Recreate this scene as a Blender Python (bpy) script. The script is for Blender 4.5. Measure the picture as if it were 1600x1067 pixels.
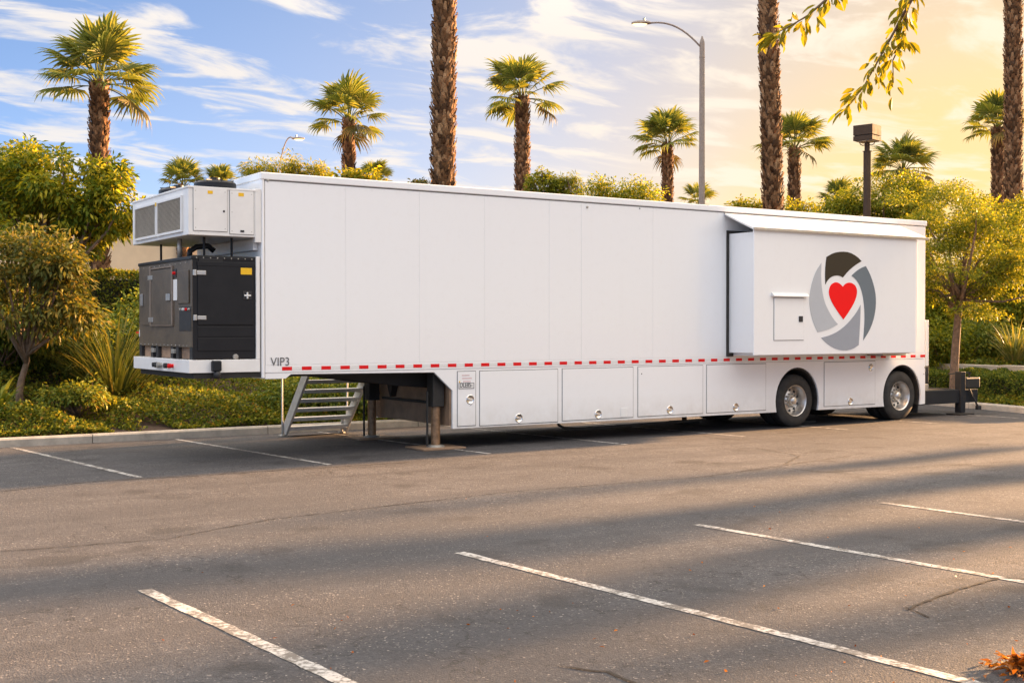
import bpy, math, random
import numpy as np
from mathutils import Vector, Matrix

for o in list(bpy.data.objects): bpy.data.objects.remove(o)
sc = bpy.context.scene
COL = sc.collection
R = math.radians

# ---------------------------------------------------------------- camera
# world axes: X runs along the trailer from nose to rear, Y points away from the camera, near trailer side is Y = 0
FPX = 1904.0
_c, _s = 0.83512, 0.55008
CR = np.array([_c, -_s, 0.0]); CF0 = np.array([_s, _c, 0.0]); PITCH = -math.atan(22 / FPX)
CF = CF0 * math.cos(PITCH) + np.array([0, 0, math.sin(PITCH)]); CU = np.cross(CR, CF)
CC = np.array([-6.55, -16.40, 1.90])
cam = bpy.data.cameras.new('camera'); camo = bpy.data.objects.new('camera', cam); COL.objects.link(camo)
m = Matrix(((CR[0], CU[0], -CF[0], CC[0]), (CR[1], CU[1], -CF[1], CC[1]), (CR[2], CU[2], -CF[2], CC[2]), (0, 0, 0, 1)))
camo.matrix_world = m
cam.sensor_width = 36; cam.lens = 36 * FPX / 1600; cam.clip_end = 2000; cam.clip_start = 0.1
sc.camera = camo

# ---------------------------------------------------------------- light
SUN_EL, SUN_AZ = R(12.0), R(1.5)           # azimuth measured from +X towards +Y
sdir = Vector((math.cos(SUN_AZ) * math.cos(SUN_EL), math.sin(SUN_AZ) * math.cos(SUN_EL), math.sin(SUN_EL)))
sl = bpy.data.lights.new('sun', 'SUN'); sl.energy = 5.0; sl.angle = R(1.8); sl.color = (1.0, 0.57, 0.27)
so = bpy.data.objects.new('sun', sl); COL.objects.link(so); so.rotation_euler = (-sdir).to_track_quat('-Z', 'Y').to_euler()

w = bpy.data.worlds.new('World'); sc.world = w; w.use_nodes = True
nt = w.node_tree; N = nt.nodes; Lk = nt.links
for n in list(N): N.remove(n)
def wn(t, **k):
    n = N.new(t)
    for a, b in k.items(): setattr(n, a, b)
    return n
def wmath(op, a, b=None, clamp=False):
    n = wn('ShaderNodeMath', operation=op, use_clamp=clamp)
    for i, v in enumerate((a, b)):
        if v is None: continue
        if isinstance(v, (int, float)): n.inputs[i].default_value = v
        else: Lk.new(v, n.inputs[i])
    return n.outputs[0]
tc = wn('ShaderNodeTexCoord'); sep = wn('ShaderNodeSeparateXYZ'); Lk.new(tc.outputs['Generated'], sep.inputs[0])
def wmap(v, a0, a1, b0, b1, smooth=True):
    n = wn('ShaderNodeMapRange', interpolation_type='SMOOTHSTEP' if smooth else 'LINEAR'); Lk.new(v, n.inputs[0])
    for i, q in enumerate((a0, a1, b0, b1)): n.inputs[i + 1].default_value = q
    return n.outputs[0]
zc = wmath('MAXIMUM', sep.outputs['Z'], 0.0)
sky = wn('ShaderNodeTexSky', sky_type='NISHITA'); sky.sun_disc = False
sky.sun_elevation = SUN_EL; sky.sun_rotation = R(90) - SUN_AZ
sky.air_density = 0.42; sky.dust_density = 0.2; sky.ozone_density = 2.6
bgs = wn('ShaderNodeBackground'); bgs.inputs[1].default_value = 0.05; Lk.new(sky.outputs[0], bgs.inputs[0])
# 1 towards the sun, 0 away from it
vd = wn('ShaderNodeVectorMath', operation='DOT_PRODUCT'); Lk.new(tc.outputs['Generated'], vd.inputs[0]); vd.inputs[1].default_value = sdir
sunf = wmap(vd.outputs['Value'], -0.2, 1.0, 0.0, 1.0, False)
# sunlit high clouds on a plane, thickened and brightened overhead to light the trailer
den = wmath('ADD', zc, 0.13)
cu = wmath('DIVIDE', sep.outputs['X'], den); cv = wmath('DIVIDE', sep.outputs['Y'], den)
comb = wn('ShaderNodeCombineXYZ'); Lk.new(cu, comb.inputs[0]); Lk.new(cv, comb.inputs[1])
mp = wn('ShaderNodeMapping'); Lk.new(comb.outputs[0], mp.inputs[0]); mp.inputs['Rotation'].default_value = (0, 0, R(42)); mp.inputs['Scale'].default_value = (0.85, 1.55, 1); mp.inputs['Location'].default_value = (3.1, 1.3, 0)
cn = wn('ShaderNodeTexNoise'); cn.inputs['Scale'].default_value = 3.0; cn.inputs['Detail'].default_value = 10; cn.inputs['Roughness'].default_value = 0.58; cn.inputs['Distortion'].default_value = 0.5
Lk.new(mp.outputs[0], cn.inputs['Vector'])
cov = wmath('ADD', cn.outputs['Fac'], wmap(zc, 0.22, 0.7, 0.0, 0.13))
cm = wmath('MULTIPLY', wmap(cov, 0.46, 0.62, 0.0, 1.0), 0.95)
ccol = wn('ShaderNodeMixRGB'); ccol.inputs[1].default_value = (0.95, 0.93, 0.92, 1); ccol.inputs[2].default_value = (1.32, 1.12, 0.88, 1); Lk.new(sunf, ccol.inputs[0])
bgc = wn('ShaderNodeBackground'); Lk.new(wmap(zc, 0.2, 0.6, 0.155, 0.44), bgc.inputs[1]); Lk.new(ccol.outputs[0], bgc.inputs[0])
# warm haze low over the horizon, deeper gold towards the sun
sf2 = wmath('POWER', wmath('MAXIMUM', sunf, 0.0), 2.0)
hzp = wmath('POWER', wmath('SUBTRACT', 1.0, zc), wmap(sf2, 0.05, 0.7, 4.4, 0.8, False))
hz2 = wmath('MULTIPLY', hzp, wmap(sf2, 0.0, 0.62, 0.44, 1.0, False))
hcol = wn('ShaderNodeMixRGB'); hcol.inputs[1].default_value = (0.47, 0.67, 0.88, 1); hcol.inputs[2].default_value = (1.42, 0.92, 0.26, 1); Lk.new(wmath('MULTIPLY', wmath('MULTIPLY', sf2, 2.1), wmath('POWER', wmath('SUBTRACT', 1.0, zc), 2.2), clamp=True), hcol.inputs[0])
bgh = wn('ShaderNodeBackground'); bgh.inputs[1].default_value = 0.15; Lk.new(hcol.outputs[0], bgh.inputs[0])
mx1 = wn('ShaderNodeMixShader'); Lk.new(hz2, mx1.inputs[0]); Lk.new(bgs.outputs[0], mx1.inputs[1]); Lk.new(bgh.outputs[0], mx1.inputs[2])
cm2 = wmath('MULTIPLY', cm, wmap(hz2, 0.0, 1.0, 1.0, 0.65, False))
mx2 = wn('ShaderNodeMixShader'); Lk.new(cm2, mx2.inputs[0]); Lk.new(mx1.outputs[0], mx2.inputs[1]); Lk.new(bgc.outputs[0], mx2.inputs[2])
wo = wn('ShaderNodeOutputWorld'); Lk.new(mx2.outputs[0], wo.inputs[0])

vs = sc.view_settings; vs.view_transform = 'Standard'; vs.look = 'None'; vs.gamma = 1; vs.exposure = 2.6; vs.use_curve_mapping = False
sc.render.engine = 'CYCLES'

# ---------------------------------------------------------------- placing helpers
def ray(px, py): return CF + CR * (px - 800) / FPX - CU * (py - 533.5) / FPX
def P(px, py, depth): return CC + ray(px, py) * depth
def SD(px, py, Y=0.0):
    d = ray(px, py); t = (Y - CC[1]) / d[1]; p = CC + d * t; return p[0], p[2]
def FR(px, py, X):
    d = ray(px, py); t = (X - CC[0]) / d[0]; p = CC + d * t; return p[1], p[2]
def GP(px, py, Z=0.0):
    d = ray(px, py); t = (Z - CC[2]) / d[2]; p = CC + d * t; return p[0], p[1]

def tag(o, label=None, cat=None, group=None, kind=None):
    if label: o['label'] = label
    if cat: o['category'] = cat
    if group: o['group'] = group
    if kind: o['kind'] = kind
    return o
def empty(name, loc, label=None, cat=None, group=None):
    o = bpy.data.objects.new(name, None); COL.objects.link(o); o.location = loc; o.empty_display_size = 0.2
    return tag(o, label, cat, group)
def link(name, me, parent=None, loc=None):
    o = bpy.data.objects.new(name, me); COL.objects.link(o)
    if parent is not None:
        o.parent = parent
    if loc is not None: o.location = loc
    return o
def np_mesh(name, verts, quads, mat, smooth=False):
    me = bpy.data.meshes.new(name); verts = np.asarray(verts, np.float32); quads = np.asarray(quads, np.int32)
    n, k = quads.shape
    me.vertices.add(len(verts)); me.vertices.foreach_set('co', verts.ravel())
    me.loops.add(n * k); me.loops.foreach_set('vertex_index', quads.ravel())
    me.polygons.add(n); me.polygons.foreach_set('loop_start', np.arange(0, n * k, k, dtype=np.int32))
    me.update(calc_edges=True); me.validate()
    if smooth: me.polygons.foreach_set('use_smooth', np.ones(n, bool))
    if mat: me.materials.append(mat)
    return me

class MB:
    def __init__(s, org=(0, 0, 0)): s.v = []; s.f = []; s.o = Vector(org)
    def add(s, vs_, fs):
        b = len(s.v); s.v += [tuple(Vector(p) - s.o) for p in vs_]; s.f += [tuple(i + b for i in f) for f in fs]; return s
    def box(s, x0, x1, y0, y1, z0, z1):
        x0, x1 = min(x0, x1), max(x0, x1); y0, y1 = min(y0, y1), max(y0, y1); z0, z1 = min(z0, z1), max(z0, z1)
        return s.add([(x0, y0, z0), (x1, y0, z0), (x1, y1, z0), (x0, y1, z0), (x0, y0, z1), (x1, y0, z1), (x1, y1, z1), (x0, y1, z1)],
                     [(0, 3, 2, 1), (4, 5, 6, 7), (0, 1, 5, 4), (1, 2, 6, 5), (2, 3, 7, 6), (3, 0, 4, 7)])
    def prism(s, poly, fn, a0, a1):
        n = len(poly); vs_ = [fn(p, a0) for p in poly] + [fn(p, a1) for p in poly]
        fs = [tuple(range(n)), tuple(range(2 * n - 1, n - 1, -1))] + [(i, i + n, (i + 1) % n + n, (i + 1) % n) for i in range(n)]
        return s.add(vs_, fs)
    def sideprism(s, poly, y0, y1): return s.prism(poly, lambda p, a: (p[0], a, p[1]), y0, y1)
    def tube(s, path, rad, n=8, cap=True):
        path = [Vector(p) for p in path]
        if isinstance(rad, (int, float)): rad = [rad] * len(path)
        rings = []; up = None
        for i, p in enumerate(path):
            t = (path[min(i + 1, len(path) - 1)] - path[max(i - 1, 0)]).normalized()
            if up is None:
                up = Vector((0, 0, 1)) if abs(t.z) < 0.9 else Vector((1, 0, 0))
            a = t.cross(up)
            if a.length < 1e-4: a = t.cross(Vector((0.3, 1, 0.2)))
            a.normalize(); b = t.cross(a).normalized(); up = -b if False else a.cross(t)
            rings.append([p + (a * math.cos(2 * math.pi * k / n) + b * math.sin(2 * math.pi * k / n)) * rad[i] for k in range(n)])
        vs_ = [q for r_ in rings for q in r_]; fs = []
        for i in range(len(rings) - 1):
            for k in range(n): fs.append((i * n + k, i * n + (k + 1) % n, (i + 1) * n + (k + 1) % n, (i + 1) * n + k))
        if cap: fs.append(tuple(range(n - 1, -1, -1))); fs.append(tuple(range((len(rings) - 1) * n, len(rings) * n)))
        return s.add(vs_, fs)
    def bar(s, a, b, wx, wz=None):
        # square bar between two points
        a = Vector(a); b = Vector(b); t = (b - a).normalized(); up = Vector((0, 0, 1)) if abs(t.z) < 0.95 else Vector((0, 1, 0))
        x = t.cross(up).normalized(); z = x.cross(t); wz = wz or wx; c = [(-1, -1), (1, -1), (1, 1), (-1, 1)]
        return s.add([q + x * i * wx / 2 + z * j * wz / 2 for q in (a, b) for i, j in c], [(0, 1, 2, 3), (7, 6, 5, 4)] + [(k, k + 4, (k + 1) % 4 + 4, (k + 1) % 4) for k in range(4)])
    def lathe(s, prof, ctr, axis='y', n=32, close=False):
        vs_ = []; fs = []; m_ = len(prof)
        for k in range(n):
            a = 2 * math.pi * k / n; ca, sa = math.cos(a), math.sin(a)
            for r_, h in prof:
                if axis == 'y': q = (ctr[0] + r_ * ca, ctr[1] + h, ctr[2] + r_ * sa)
                elif axis == 'z': q = (ctr[0] + r_ * ca, ctr[1] + r_ * sa, ctr[2] + h)
                else: q = (ctr[0] + h, ctr[1] + r_ * ca, ctr[2] + r_ * sa)
                vs_.append(q)
        for k in range(n):
            k2 = (k + 1) % n
            for j in range(m_ if close else m_ - 1):
                j2 = (j + 1) % m_
                fs.append((k * m_ + j, k * m_ + j2, k2 * m_ + j2, k2 * m_ + j))
        return s.add(vs_, fs)
    def build(s, name, mat, parent=None, bevel=0.0, smooth=False, loc=None, seg=2, autosm=None):
        me = bpy.data.meshes.new(name); me.from_pydata(s.v, [], s.f); me.update()
        import bmesh
        bm = bmesh.new(); bm.from_mesh(me); bmesh.ops.recalc_face_normals(bm, faces=bm.faces); bm.to_mesh(me); bm.free()
        if mat: me.materials.append(mat)
        o = link(name, me, parent, loc if loc is not None else tuple(s.o))
        if smooth:
            me.polygons.foreach_set('use_smooth', np.ones(len(me.polygons), bool))
            if autosm: me.set_sharp_from_angle(angle=R(autosm))
        if bevel:
            b = o.modifiers.new('bevel', 'BEVEL'); b.width = bevel; b.segments = seg; b.limit_method = 'ANGLE'; b.angle_limit = R(40)
        return o

# ---------------------------------------------------------------- materials
MATS = {}
class NT:
    def __init__(s, name):
        s.m = bpy.data.materials.new(name); s.m.use_nodes = True; s.t = s.m.node_tree; s.b = s.t.nodes['Principled BSDF']; s.out = s.t.nodes['Material Output']; MATS[name] = s.m
    def n(s, t, **k):
        q = s.t.nodes.new(t)
        for a, b in k.items():
            if a in q.inputs: q.inputs[a].default_value = b
            else: setattr(q, a, b)
        return q
    def l(s, a, b): s.t.links.new(a, b)
    def noise(s, scale, detail=4, rough=0.5, vec=None, dist=0.0):
        q = s.n('ShaderNodeTexNoise', Scale=scale, Detail=detail, Roughness=rough, Distortion=dist)
        s.l(vec if vec is not None else s.obj(), q.inputs['Vector']); return q.outputs['Fac']
    def obj(s):
        if not hasattr(s, '_o'):
            s._o = s.n('ShaderNodeNewGeometry').outputs['Position']
        return s._o
    def ramp(s, fac, stops):
        q = s.n('ShaderNodeValToRGB'); e = q.color_ramp.elements
        while len(e) < len(stops): e.new(0.5)
        for i, (p, c) in enumerate(stops):
            e[i].position = p; e[i].color = (c, c, c, 1) if isinstance(c, (int, float)) else (*c, 1)
        s.l(fac, q.inputs[0]); return q.outputs[0]
    def mix(s, fac, a, b, typ='MIX'):
        q = s.n('ShaderNodeMixRGB', blend_type=typ)
        for i, v in zip((0, 1, 2), (fac, a, b)):
            if isinstance(v, (int, float)): q.inputs[i].default_value = v if i == 0 else (v, v, v, 1)
            elif isinstance(v, tuple): q.inputs[i].default_value = (*v, 1)
            else: s.l(v, q.inputs[i])
        return q.outputs[0]
    def bump(s, h, strength=0.3, dist=0.01, prev=None):
        q = s.n('ShaderNodeBump', Strength=strength, Distance=dist); s.l(h, q.inputs['Height'])
        if prev is not None: s.l(prev, q.inputs['Normal'])
        return q.outputs[0]
    def set(s, **k):
        for a, v in k.items():
            a = a.replace('_', ' ')
            if isinstance(v, (int, float)): s.b.inputs[a].default_value = v
            elif isinstance(v, tuple): s.b.inputs[a].default_value = (*v, 1)
            else: s.l(v, s.b.inputs[a])
        return s.m

def simple(name, col, rough=0.5, metal=0.0, var=0.12, nscale=6.0, bump=0.0, bscale=60.0, coat=0.0, spec=0.5):
    t = NT(name); t.set(Specular_IOR_Level=spec)
    f = t.noise(nscale, 5, 0.6)
    dark = tuple(c * (1 - var) for c in col); lite = tuple(min(1, c * (1 + var)) for c in col)
    t.set(Base_Color=t.ramp(f, [(0.3, dark), (0.7, lite)]), Roughness=t.ramp(f, [(0.2, max(0.02, rough - 0.06)), (0.8, min(1, rough + 0.08))]), Metallic=metal)
    if coat: t.set(Coat_Weight=coat)
    if bump: t.set(Normal=t.bump(t.noise(bscale, 3), bump, 0.004))
    return t.m

def mat_white():
    t = NT('white_trailer_paint')
    f = t.noise(0.7, 3, 0.5); f2 = t.noise(9, 6, 0.65)
    base = t.mix(t.ramp(f2, [(0.52, 0.0), (0.8, 0.18)]), (0.88, 0.88, 0.88), (0.77, 0.75, 0.72))
    mp_ = t.n('ShaderNodeMapping'); t.l(t.obj(), mp_.inputs[0]); mp_.inputs['Scale'].default_value = (7.0, 7.0, 0.35)
    st = t.noise(1.0, 5, 0.6, vec=mp_.outputs[0])
    base = t.mix(t.ramp(st, [(0.56, 0.0), (0.80, 0.07)]), base, (0.70, 0.67, 0.62))
    sx = t.n('ShaderNodeSeparateXYZ'); t.l(t.obj(), sx.inputs[0]); film = t.n('ShaderNodeMapRange'); t.l(sx.outputs['Z'], film.inputs[0]); film.inputs[1].default_value = 0.3; film.inputs[2].default_value = 0.75; film.inputs[3].default_value = 0.5; film.inputs[4].default_value = 0.0
    fm = t.mix(1.0, film.outputs[0], t.ramp(t.noise(3.2, 6, 0.7), [(0.35, 0.15), (0.7, 1.0)]), 'MULTIPLY')
    base = t.mix(fm, base, (0.52, 0.45, 0.37))
    b1 = t.bump(f, 0.10, 0.012); b2 = t.bump(t.noise(3.5, 2), 0.03, 0.006, b1)
    return t.set(Base_Color=base, Roughness=t.ramp(f2, [(0.3, 0.12), (0.75, 0.24)]), Normal=b2, Specular_IOR_Level=0.5, Coat_Weight=0.5, Coat_Roughness=0.06)
WHITE = mat_white()
WHITE2 = simple('white_powder_coat', (0.80, 0.79, 0.77), 0.38, var=0.05, nscale=3)
SEAM = simple('seam_sealant', (0.16, 0.155, 0.15), 0.7)
RUBBER = simple('black_rubber', (0.030, 0.027, 0.024), 0.75, var=0.5, nscale=9, bump=0.15, bscale=80)
BLACKC = simple('black_powder_coat', (0.012, 0.012, 0.014), 0.36, spec=0.3, var=0.2, nscale=4, bump=0.05, bscale=150)
def mat_mottled():  # near-black steel with noise patches of brown
    t = NT('mottled_brown_steel')
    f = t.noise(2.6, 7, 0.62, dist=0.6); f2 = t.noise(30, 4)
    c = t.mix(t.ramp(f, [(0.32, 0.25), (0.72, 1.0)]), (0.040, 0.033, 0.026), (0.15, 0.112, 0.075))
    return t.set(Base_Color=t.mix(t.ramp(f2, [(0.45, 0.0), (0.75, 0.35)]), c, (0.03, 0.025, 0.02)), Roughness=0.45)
MOTTLED = mat_mottled()
FRAMEB = simple('worn_brown_trim', (0.20, 0.155, 0.12), 0.45, var=0.25, nscale=10)
UNDER = simple('undercoated_steel', (0.022, 0.020, 0.018), 0.7, var=0.35, nscale=5)
BROWN = simple('road_grimed_steel', (0.25, 0.16, 0.10), 0.72, var=0.35, nscale=3)
RUSTY = simple('worn_jack_steel', (0.26, 0.155, 0.085), 0.45, metal=0.4, var=0.4, nscale=14)
STEEL = simple('brushed_aluminium', (0.55, 0.54, 0.52), 0.33, metal=0.85, var=0.12, nscale=9, bump=0.05)
RIM = simple('satin_wheel_alloy', (0.66, 0.63, 0.59), 0.36, metal=1.0, var=0.1, nscale=14)
CHROME = simple('polished_steel', (0.78, 0.76, 0.73), 0.22, metal=1.0, var=0.08, nscale=9)
ALU = simple('weathered_aluminium', (0.62, 0.60, 0.56), 0.5, metal=0.35, var=0.12, nscale=12, bump=0.08)
GALV = simple('galvanised_steel', (0.42, 0.40, 0.36), 0.45, metal=0.6, var=0.2, nscale=18)
RED = simple('red_reflective_tape', (0.72, 0.012, 0.014), 0.4, var=0.06, spec=0.2)
YEL = simple('yellow_label', (0.85, 0.50, 0.01), 0.5, var=0.05)
WLAB = simple('white_label', (0.75, 0.74, 0.72), 0.5, var=0.06, nscale=60)
PRINT = simple('black_print', (0.02, 0.02, 0.022), 0.5)
GREYP = simple('grey_print', (0.12, 0.12, 0.125), 0.5)
PINKP = simple('faded_red_print', (0.66, 0.42, 0.42), 0.5)
DKGREY = simple('dark_grey_paint', (0.016, 0.018, 0.022), 0.5, spec=0.22, var=0.2, nscale=6)
LOUV = simple('louvre_beige', (0.50, 0.45, 0.38), 0.5, var=0.1)
CONC = simple('kerb_concrete', (0.46, 0.41, 0.34), 0.88, var=0.22, nscale=5, bump=0.35, bscale=45)
COPE = simple('pale_coping', (0.50, 0.44, 0.35), 0.85, var=0.16, nscale=6, bump=0.3, bscale=40)
SOIL = simple('bank_soil', (0.085, 0.052, 0.034), 0.95, var=0.4, nscale=7, bump=0.8, bscale=22)
STUCCO = simple('cream_stucco', (0.76, 0.62, 0.42), 0.9, var=0.06, nscale=2, bump=0.15)
BRONZE = simple('bronze_lamp_paint', (0.075, 0.052, 0.038), 0.7, var=0.1, spec=0.08)
CPOLE = simple('concrete_lamp_post', (0.30, 0.245, 0.205), 0.75, var=0.18, nscale=14)
BARK = simple('tree_bark', (0.16, 0.105, 0.068), 0.9, var=0.45, nscale=14, bump=0.7, bscale=38)
PBARK = simple('palm_bark', (0.085, 0.046, 0.024), 0.9, var=0.5, nscale=7, bump=0.6, bscale=30)
LOGO1 = simple('emblem_bronze', (0.050, 0.040, 0.026), 0.45, var=0.02, spec=0.15)
LOGO2 = simple('emblem_slate', (0.165, 0.195, 0.215), 0.45, var=0.02, spec=0.15)
LOGO3 = simple('emblem_mid_grey', (0.34, 0.355, 0.385), 0.45, var=0.02, spec=0.15)
LOGO4 = simple('emblem_pale_grey', (0.50, 0.515, 0.53), 0.45, var=0.02, spec=0.15)
LOGOR = simple('emblem_red', (0.95, 0.008, 0.010), 0.45, var=0.02, spec=0.15)

def mat_asphalt():
    t = NT('weathered_asphalt')
    big = t.noise(0.22, 5, 0.55); mid = t.noise(1.7, 6, 0.6, dist=0.4); fine = t.noise(70, 3, 0.7); gr = t.noise(24, 4, 0.75, dist=1.2)
    vo = t.n('ShaderNodeTexVoronoi', Scale=85.0); t.l(t.obj(), vo.inputs['Vector'])
    c = t.mix(t.ramp(big, [(0.36, 0.0), (0.62, 1.0)]), (0.052, 0.052, 0.058), (0.098, 0.093, 0.096))
    c = t.mix(t.ramp(mid, [(0.44, 0.0), (0.62, 0.75)]), c, (0.052, 0.049, 0.052))
    c = t.mix(t.ramp(gr, [(0.36, 0.9), (0.50, 0.0)]), c, (0.028, 0.026, 0.028))
    c = t.mix(t.ramp(gr, [(0.56, 0.0), (0.72, 0.6)]), c, (0.20, 0.18, 0.165))
    c = t.mix(t.ramp(fine, [(0.35, 0.7), (0.55, 0.0)]), c, (0.040, 0.037, 0.037))
    c = t.mix(t.ramp(vo.outputs['Color'], [(0.84, 0.0), (0.93, 0.7)]), c, (0.34, 0.30, 0.27))
    # streaky tyre polish along the driving direction, sealed joints and dark oil spots
    mp_ = t.n('ShaderNodeMapping'); t.l(t.obj(), mp_.inputs[0]); mp_.inputs['Scale'].default_value = (0.12, 1.5, 1)
    st = t.noise(1.0, 6, 0.65, vec=mp_.outputs[0])
    c = t.mix(t.ramp(st, [(0.47, 0.0), (0.60, 0.7)]), c, (0.046, 0.044, 0.047))
    oil = t.noise(1.1, 3, 0.5)
    c = t.mix(t.ramp(oil, [(0.60, 0.0), (0.68, 0.75)]), c, (0.030, 0.028, 0.029))
    # hairline crazing
    vc = t.n('ShaderNodeTexVoronoi', feature='DISTANCE_TO_EDGE', Scale=1.6); wv = t.n('ShaderNodeVectorMath', operation='ADD'); nz = t.n('ShaderNodeTexNoise', Scale=4.0, Detail=5.0); t.l(t.obj(), nz.inputs['Vector']); sc_ = t.n('ShaderNodeVectorMath', operation='SCALE', Scale=0.55); t.l(nz.outputs['Color'], sc_.inputs[0]); t.l(t.obj(), wv.inputs[0]); t.l(sc_.outputs[0], wv.inputs[1]); t.l(wv.outputs[0], vc.inputs['Vector'])
    gate = t.ramp(t.noise(0.35, 3), [(0.42, 0.0), (0.55, 0.9)])
    cz = t.ramp(vc.outputs['Distance'], [(0.005, 1.0), (0.016, 0.0)])
    c = t.mix(t.mix(1.0, gate, cz, 'MULTIPLY'), c, (0.022, 0.02, 0.02))
    b1 = t.bump(gr, 0.8, 0.012); b2 = t.bump(vo.outputs['Distance'], 0.6, 0.007, b1)
    b3 = t.bump(t.noise(1.2, 4), 0.25, 0.02, b2)
    t.set(Base_Color=c, Roughness=0.8, Normal=b3, Specular_IOR_Level=0.4)
    return t
ASPH = mat_asphalt().m
def mat_paint():
    t = NT('worn_line_paint')
    f = t.noise(26, 6, 0.72); g = t.noise(4.5, 4, 0.6)
    mk = t.ramp(t.mix(0.45, f, g), [(0.46, 0.0), (0.55, 1.0)])
    c = t.mix(mk, (0.13, 0.115, 0.10), t.ramp(f, [(0.3, (0.36, 0.34, 0.32)), (0.7, (0.52, 0.50, 0.47))]))
    return t.set(Base_Color=c, Roughness=0.75, Normal=t.bump(t.noise(55, 4, 0.65), 0.5, 0.006))
PAINT = mat_paint()
CRACK = simple('crack_tar', (0.012, 0.011, 0.010), 0.95)  # dark tar colour of the crack strips laid on the asphalt

def mat_leaf(name, stops, trans=0.35, rough=0.5):
    t = NT(name)
    g = t.n('ShaderNodeNewGeometry'); rp = t.ramp(g.outputs['Random Per Island'], stops)
    big = t.noise(0.55, 3); c = t.mix(t.ramp(big, [(0.35, 0.0), (0.7, 0.45)]), rp, t.mix(1.0, rp, (0.62, 0.70, 0.6), 'MULTIPLY'))
    t.set(Base_Color=c, Roughness=rough, Specular_IOR_Level=0.12)
    tr = t.n('ShaderNodeBsdfTranslucent'); t.l(t.mix(1.0, c, (1.7, 1.45, 0.6), 'MULTIPLY'), tr.inputs[0])
    mx = t.n('ShaderNodeMixShader'); mx.inputs[0].default_value = trans
    t.l(t.b.outputs[0], mx.inputs[1]); t.l(tr.outputs[0], mx.inputs[2]); t.l(mx.outputs[0], t.out.inputs[0])
    return t.m
LF_GOLD = mat_leaf('golden_green_leaves', [(0.0, (0.078, 0.116, 0.016)), (0.35, (0.163, 0.194, 0.022)), (0.7, (0.295, 0.279, 0.025)), (1.0, (0.465, 0.372, 0.034))], 0.42)
LF_FEATH = mat_leaf('feathery_leaves', [(0.0, (0.070, 0.109, 0.016)), (0.4, (0.155, 0.186, 0.022)), (0.8, (0.26, 0.265, 0.028)), (1.0, (0.44, 0.38, 0.046))], 0.42)
LF_OLIVE = mat_leaf('olive_brown_leaves', [(0.0, (0.055, 0.070, 0.018)), (0.45, (0.115, 0.125, 0.030)), (0.8, (0.20, 0.175, 0.040)), (1.0, (0.30, 0.20, 0.046))], 0.3)
LF_GOLDG = mat_leaf('green_gold_leaves', [(0.0, (0.070, 0.115, 0.016)), (0.4, (0.145, 0.190, 0.022)), (0.7, (0.28, 0.28, 0.026)), (1.0, (0.50, 0.42, 0.036))], 0.42)
LF_FLAXG = mat_leaf('green_flax_blades', [(0.0, (0.050, 0.070, 0.020)), (0.5, (0.10, 0.125, 0.035)), (0.85, (0.19, 0.18, 0.05)), (1.0, (0.30, 0.24, 0.08))], 0.3)
LF_HEDGE = mat_leaf('hedge_leaves', [(0.0, (0.054, 0.093, 0.019)), (0.5, (0.116, 0.163, 0.028)), (0.85, (0.209, 0.232, 0.037)), (1.0, (0.310, 0.295, 0.046))], 0.28)
LF_IVY = mat_leaf('ground_cover_leaves', [(0.0, (0.062, 0.093, 0.019)), (0.4, (0.132, 0.171, 0.028)), (0.75, (0.248, 0.256, 0.034)), (0.92, (0.372, 0.326, 0.046)), (1.0, (0.372, 0.186, 0.046))], 0.3)
LF_FLAX = mat_leaf('flax_blades', [(0.0, (0.093, 0.116, 0.034)), (0.5, (0.194, 0.209, 0.062)), (0.85, (0.341, 0.295, 0.093)), (1.0, (0.465, 0.341, 0.124))], 0.3)
LF_PALM = mat_leaf('palm_fronds', [(0.0, (0.110, 0.145, 0.038)), (0.6, (0.185, 0.215, 0.055)), (1.0, (0.32, 0.30, 0.080))], 0.35)
LF_PALMD = mat_leaf('old_palm_fronds', [(0.0, (0.09, 0.085, 0.030)), (0.6, (0.15, 0.125, 0.045)), (1.0, (0.21, 0.15, 0.06))], 0.15)
LF_BRANCH = mat_leaf('sunlit_branch_leaves', [(0.0, (0.10, 0.12, 0.012)), (0.5, (0.19, 0.19, 0.016)), (1.0, (0.32, 0.24, 0.03))], 0.4)
LF_DRY = mat_leaf('dry_orange_leaves', [(0.0, (0.13, 0.035, 0.010)), (0.5, (0.36, 0.11, 0.018)), (1.0, (0.55, 0.22, 0.045))], 0.25)

def unit(a): return a / np.maximum(np.linalg.norm(a, axis=-1, keepdims=True), 1e-9)
def leaf_mesh(name, pos, dirs, ln, wd, mat, rng, fold=0.18, upb=0.8, droop=0.0):
    n = len(pos); d = unit(dirs); ref = np.array([0, 0, 1.0]) * upb + rng.normal(0, 0.6, (n, 3))
    s = unit(np.cross(d, ref)); nn = np.cross(s, d); ln = np.broadcast_to(ln, (n,))[:, None]; wd = np.broadcast_to(wd, (n,))[:, None]
    v0 = pos; tip = pos + d * ln - np.array([0, 0, 1.0]) * ln * droop
    mid = pos + d * ln * 0.45; v1 = mid + s * wd / 2 + nn * wd * fold; v3 = mid - s * wd / 2 + nn * wd * fold
    V = np.stack([v0, v1, tip, v3], 1).reshape(-1, 3)
    return np_mesh(name, V, np.arange(4 * n).reshape(n, 4), mat)

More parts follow.
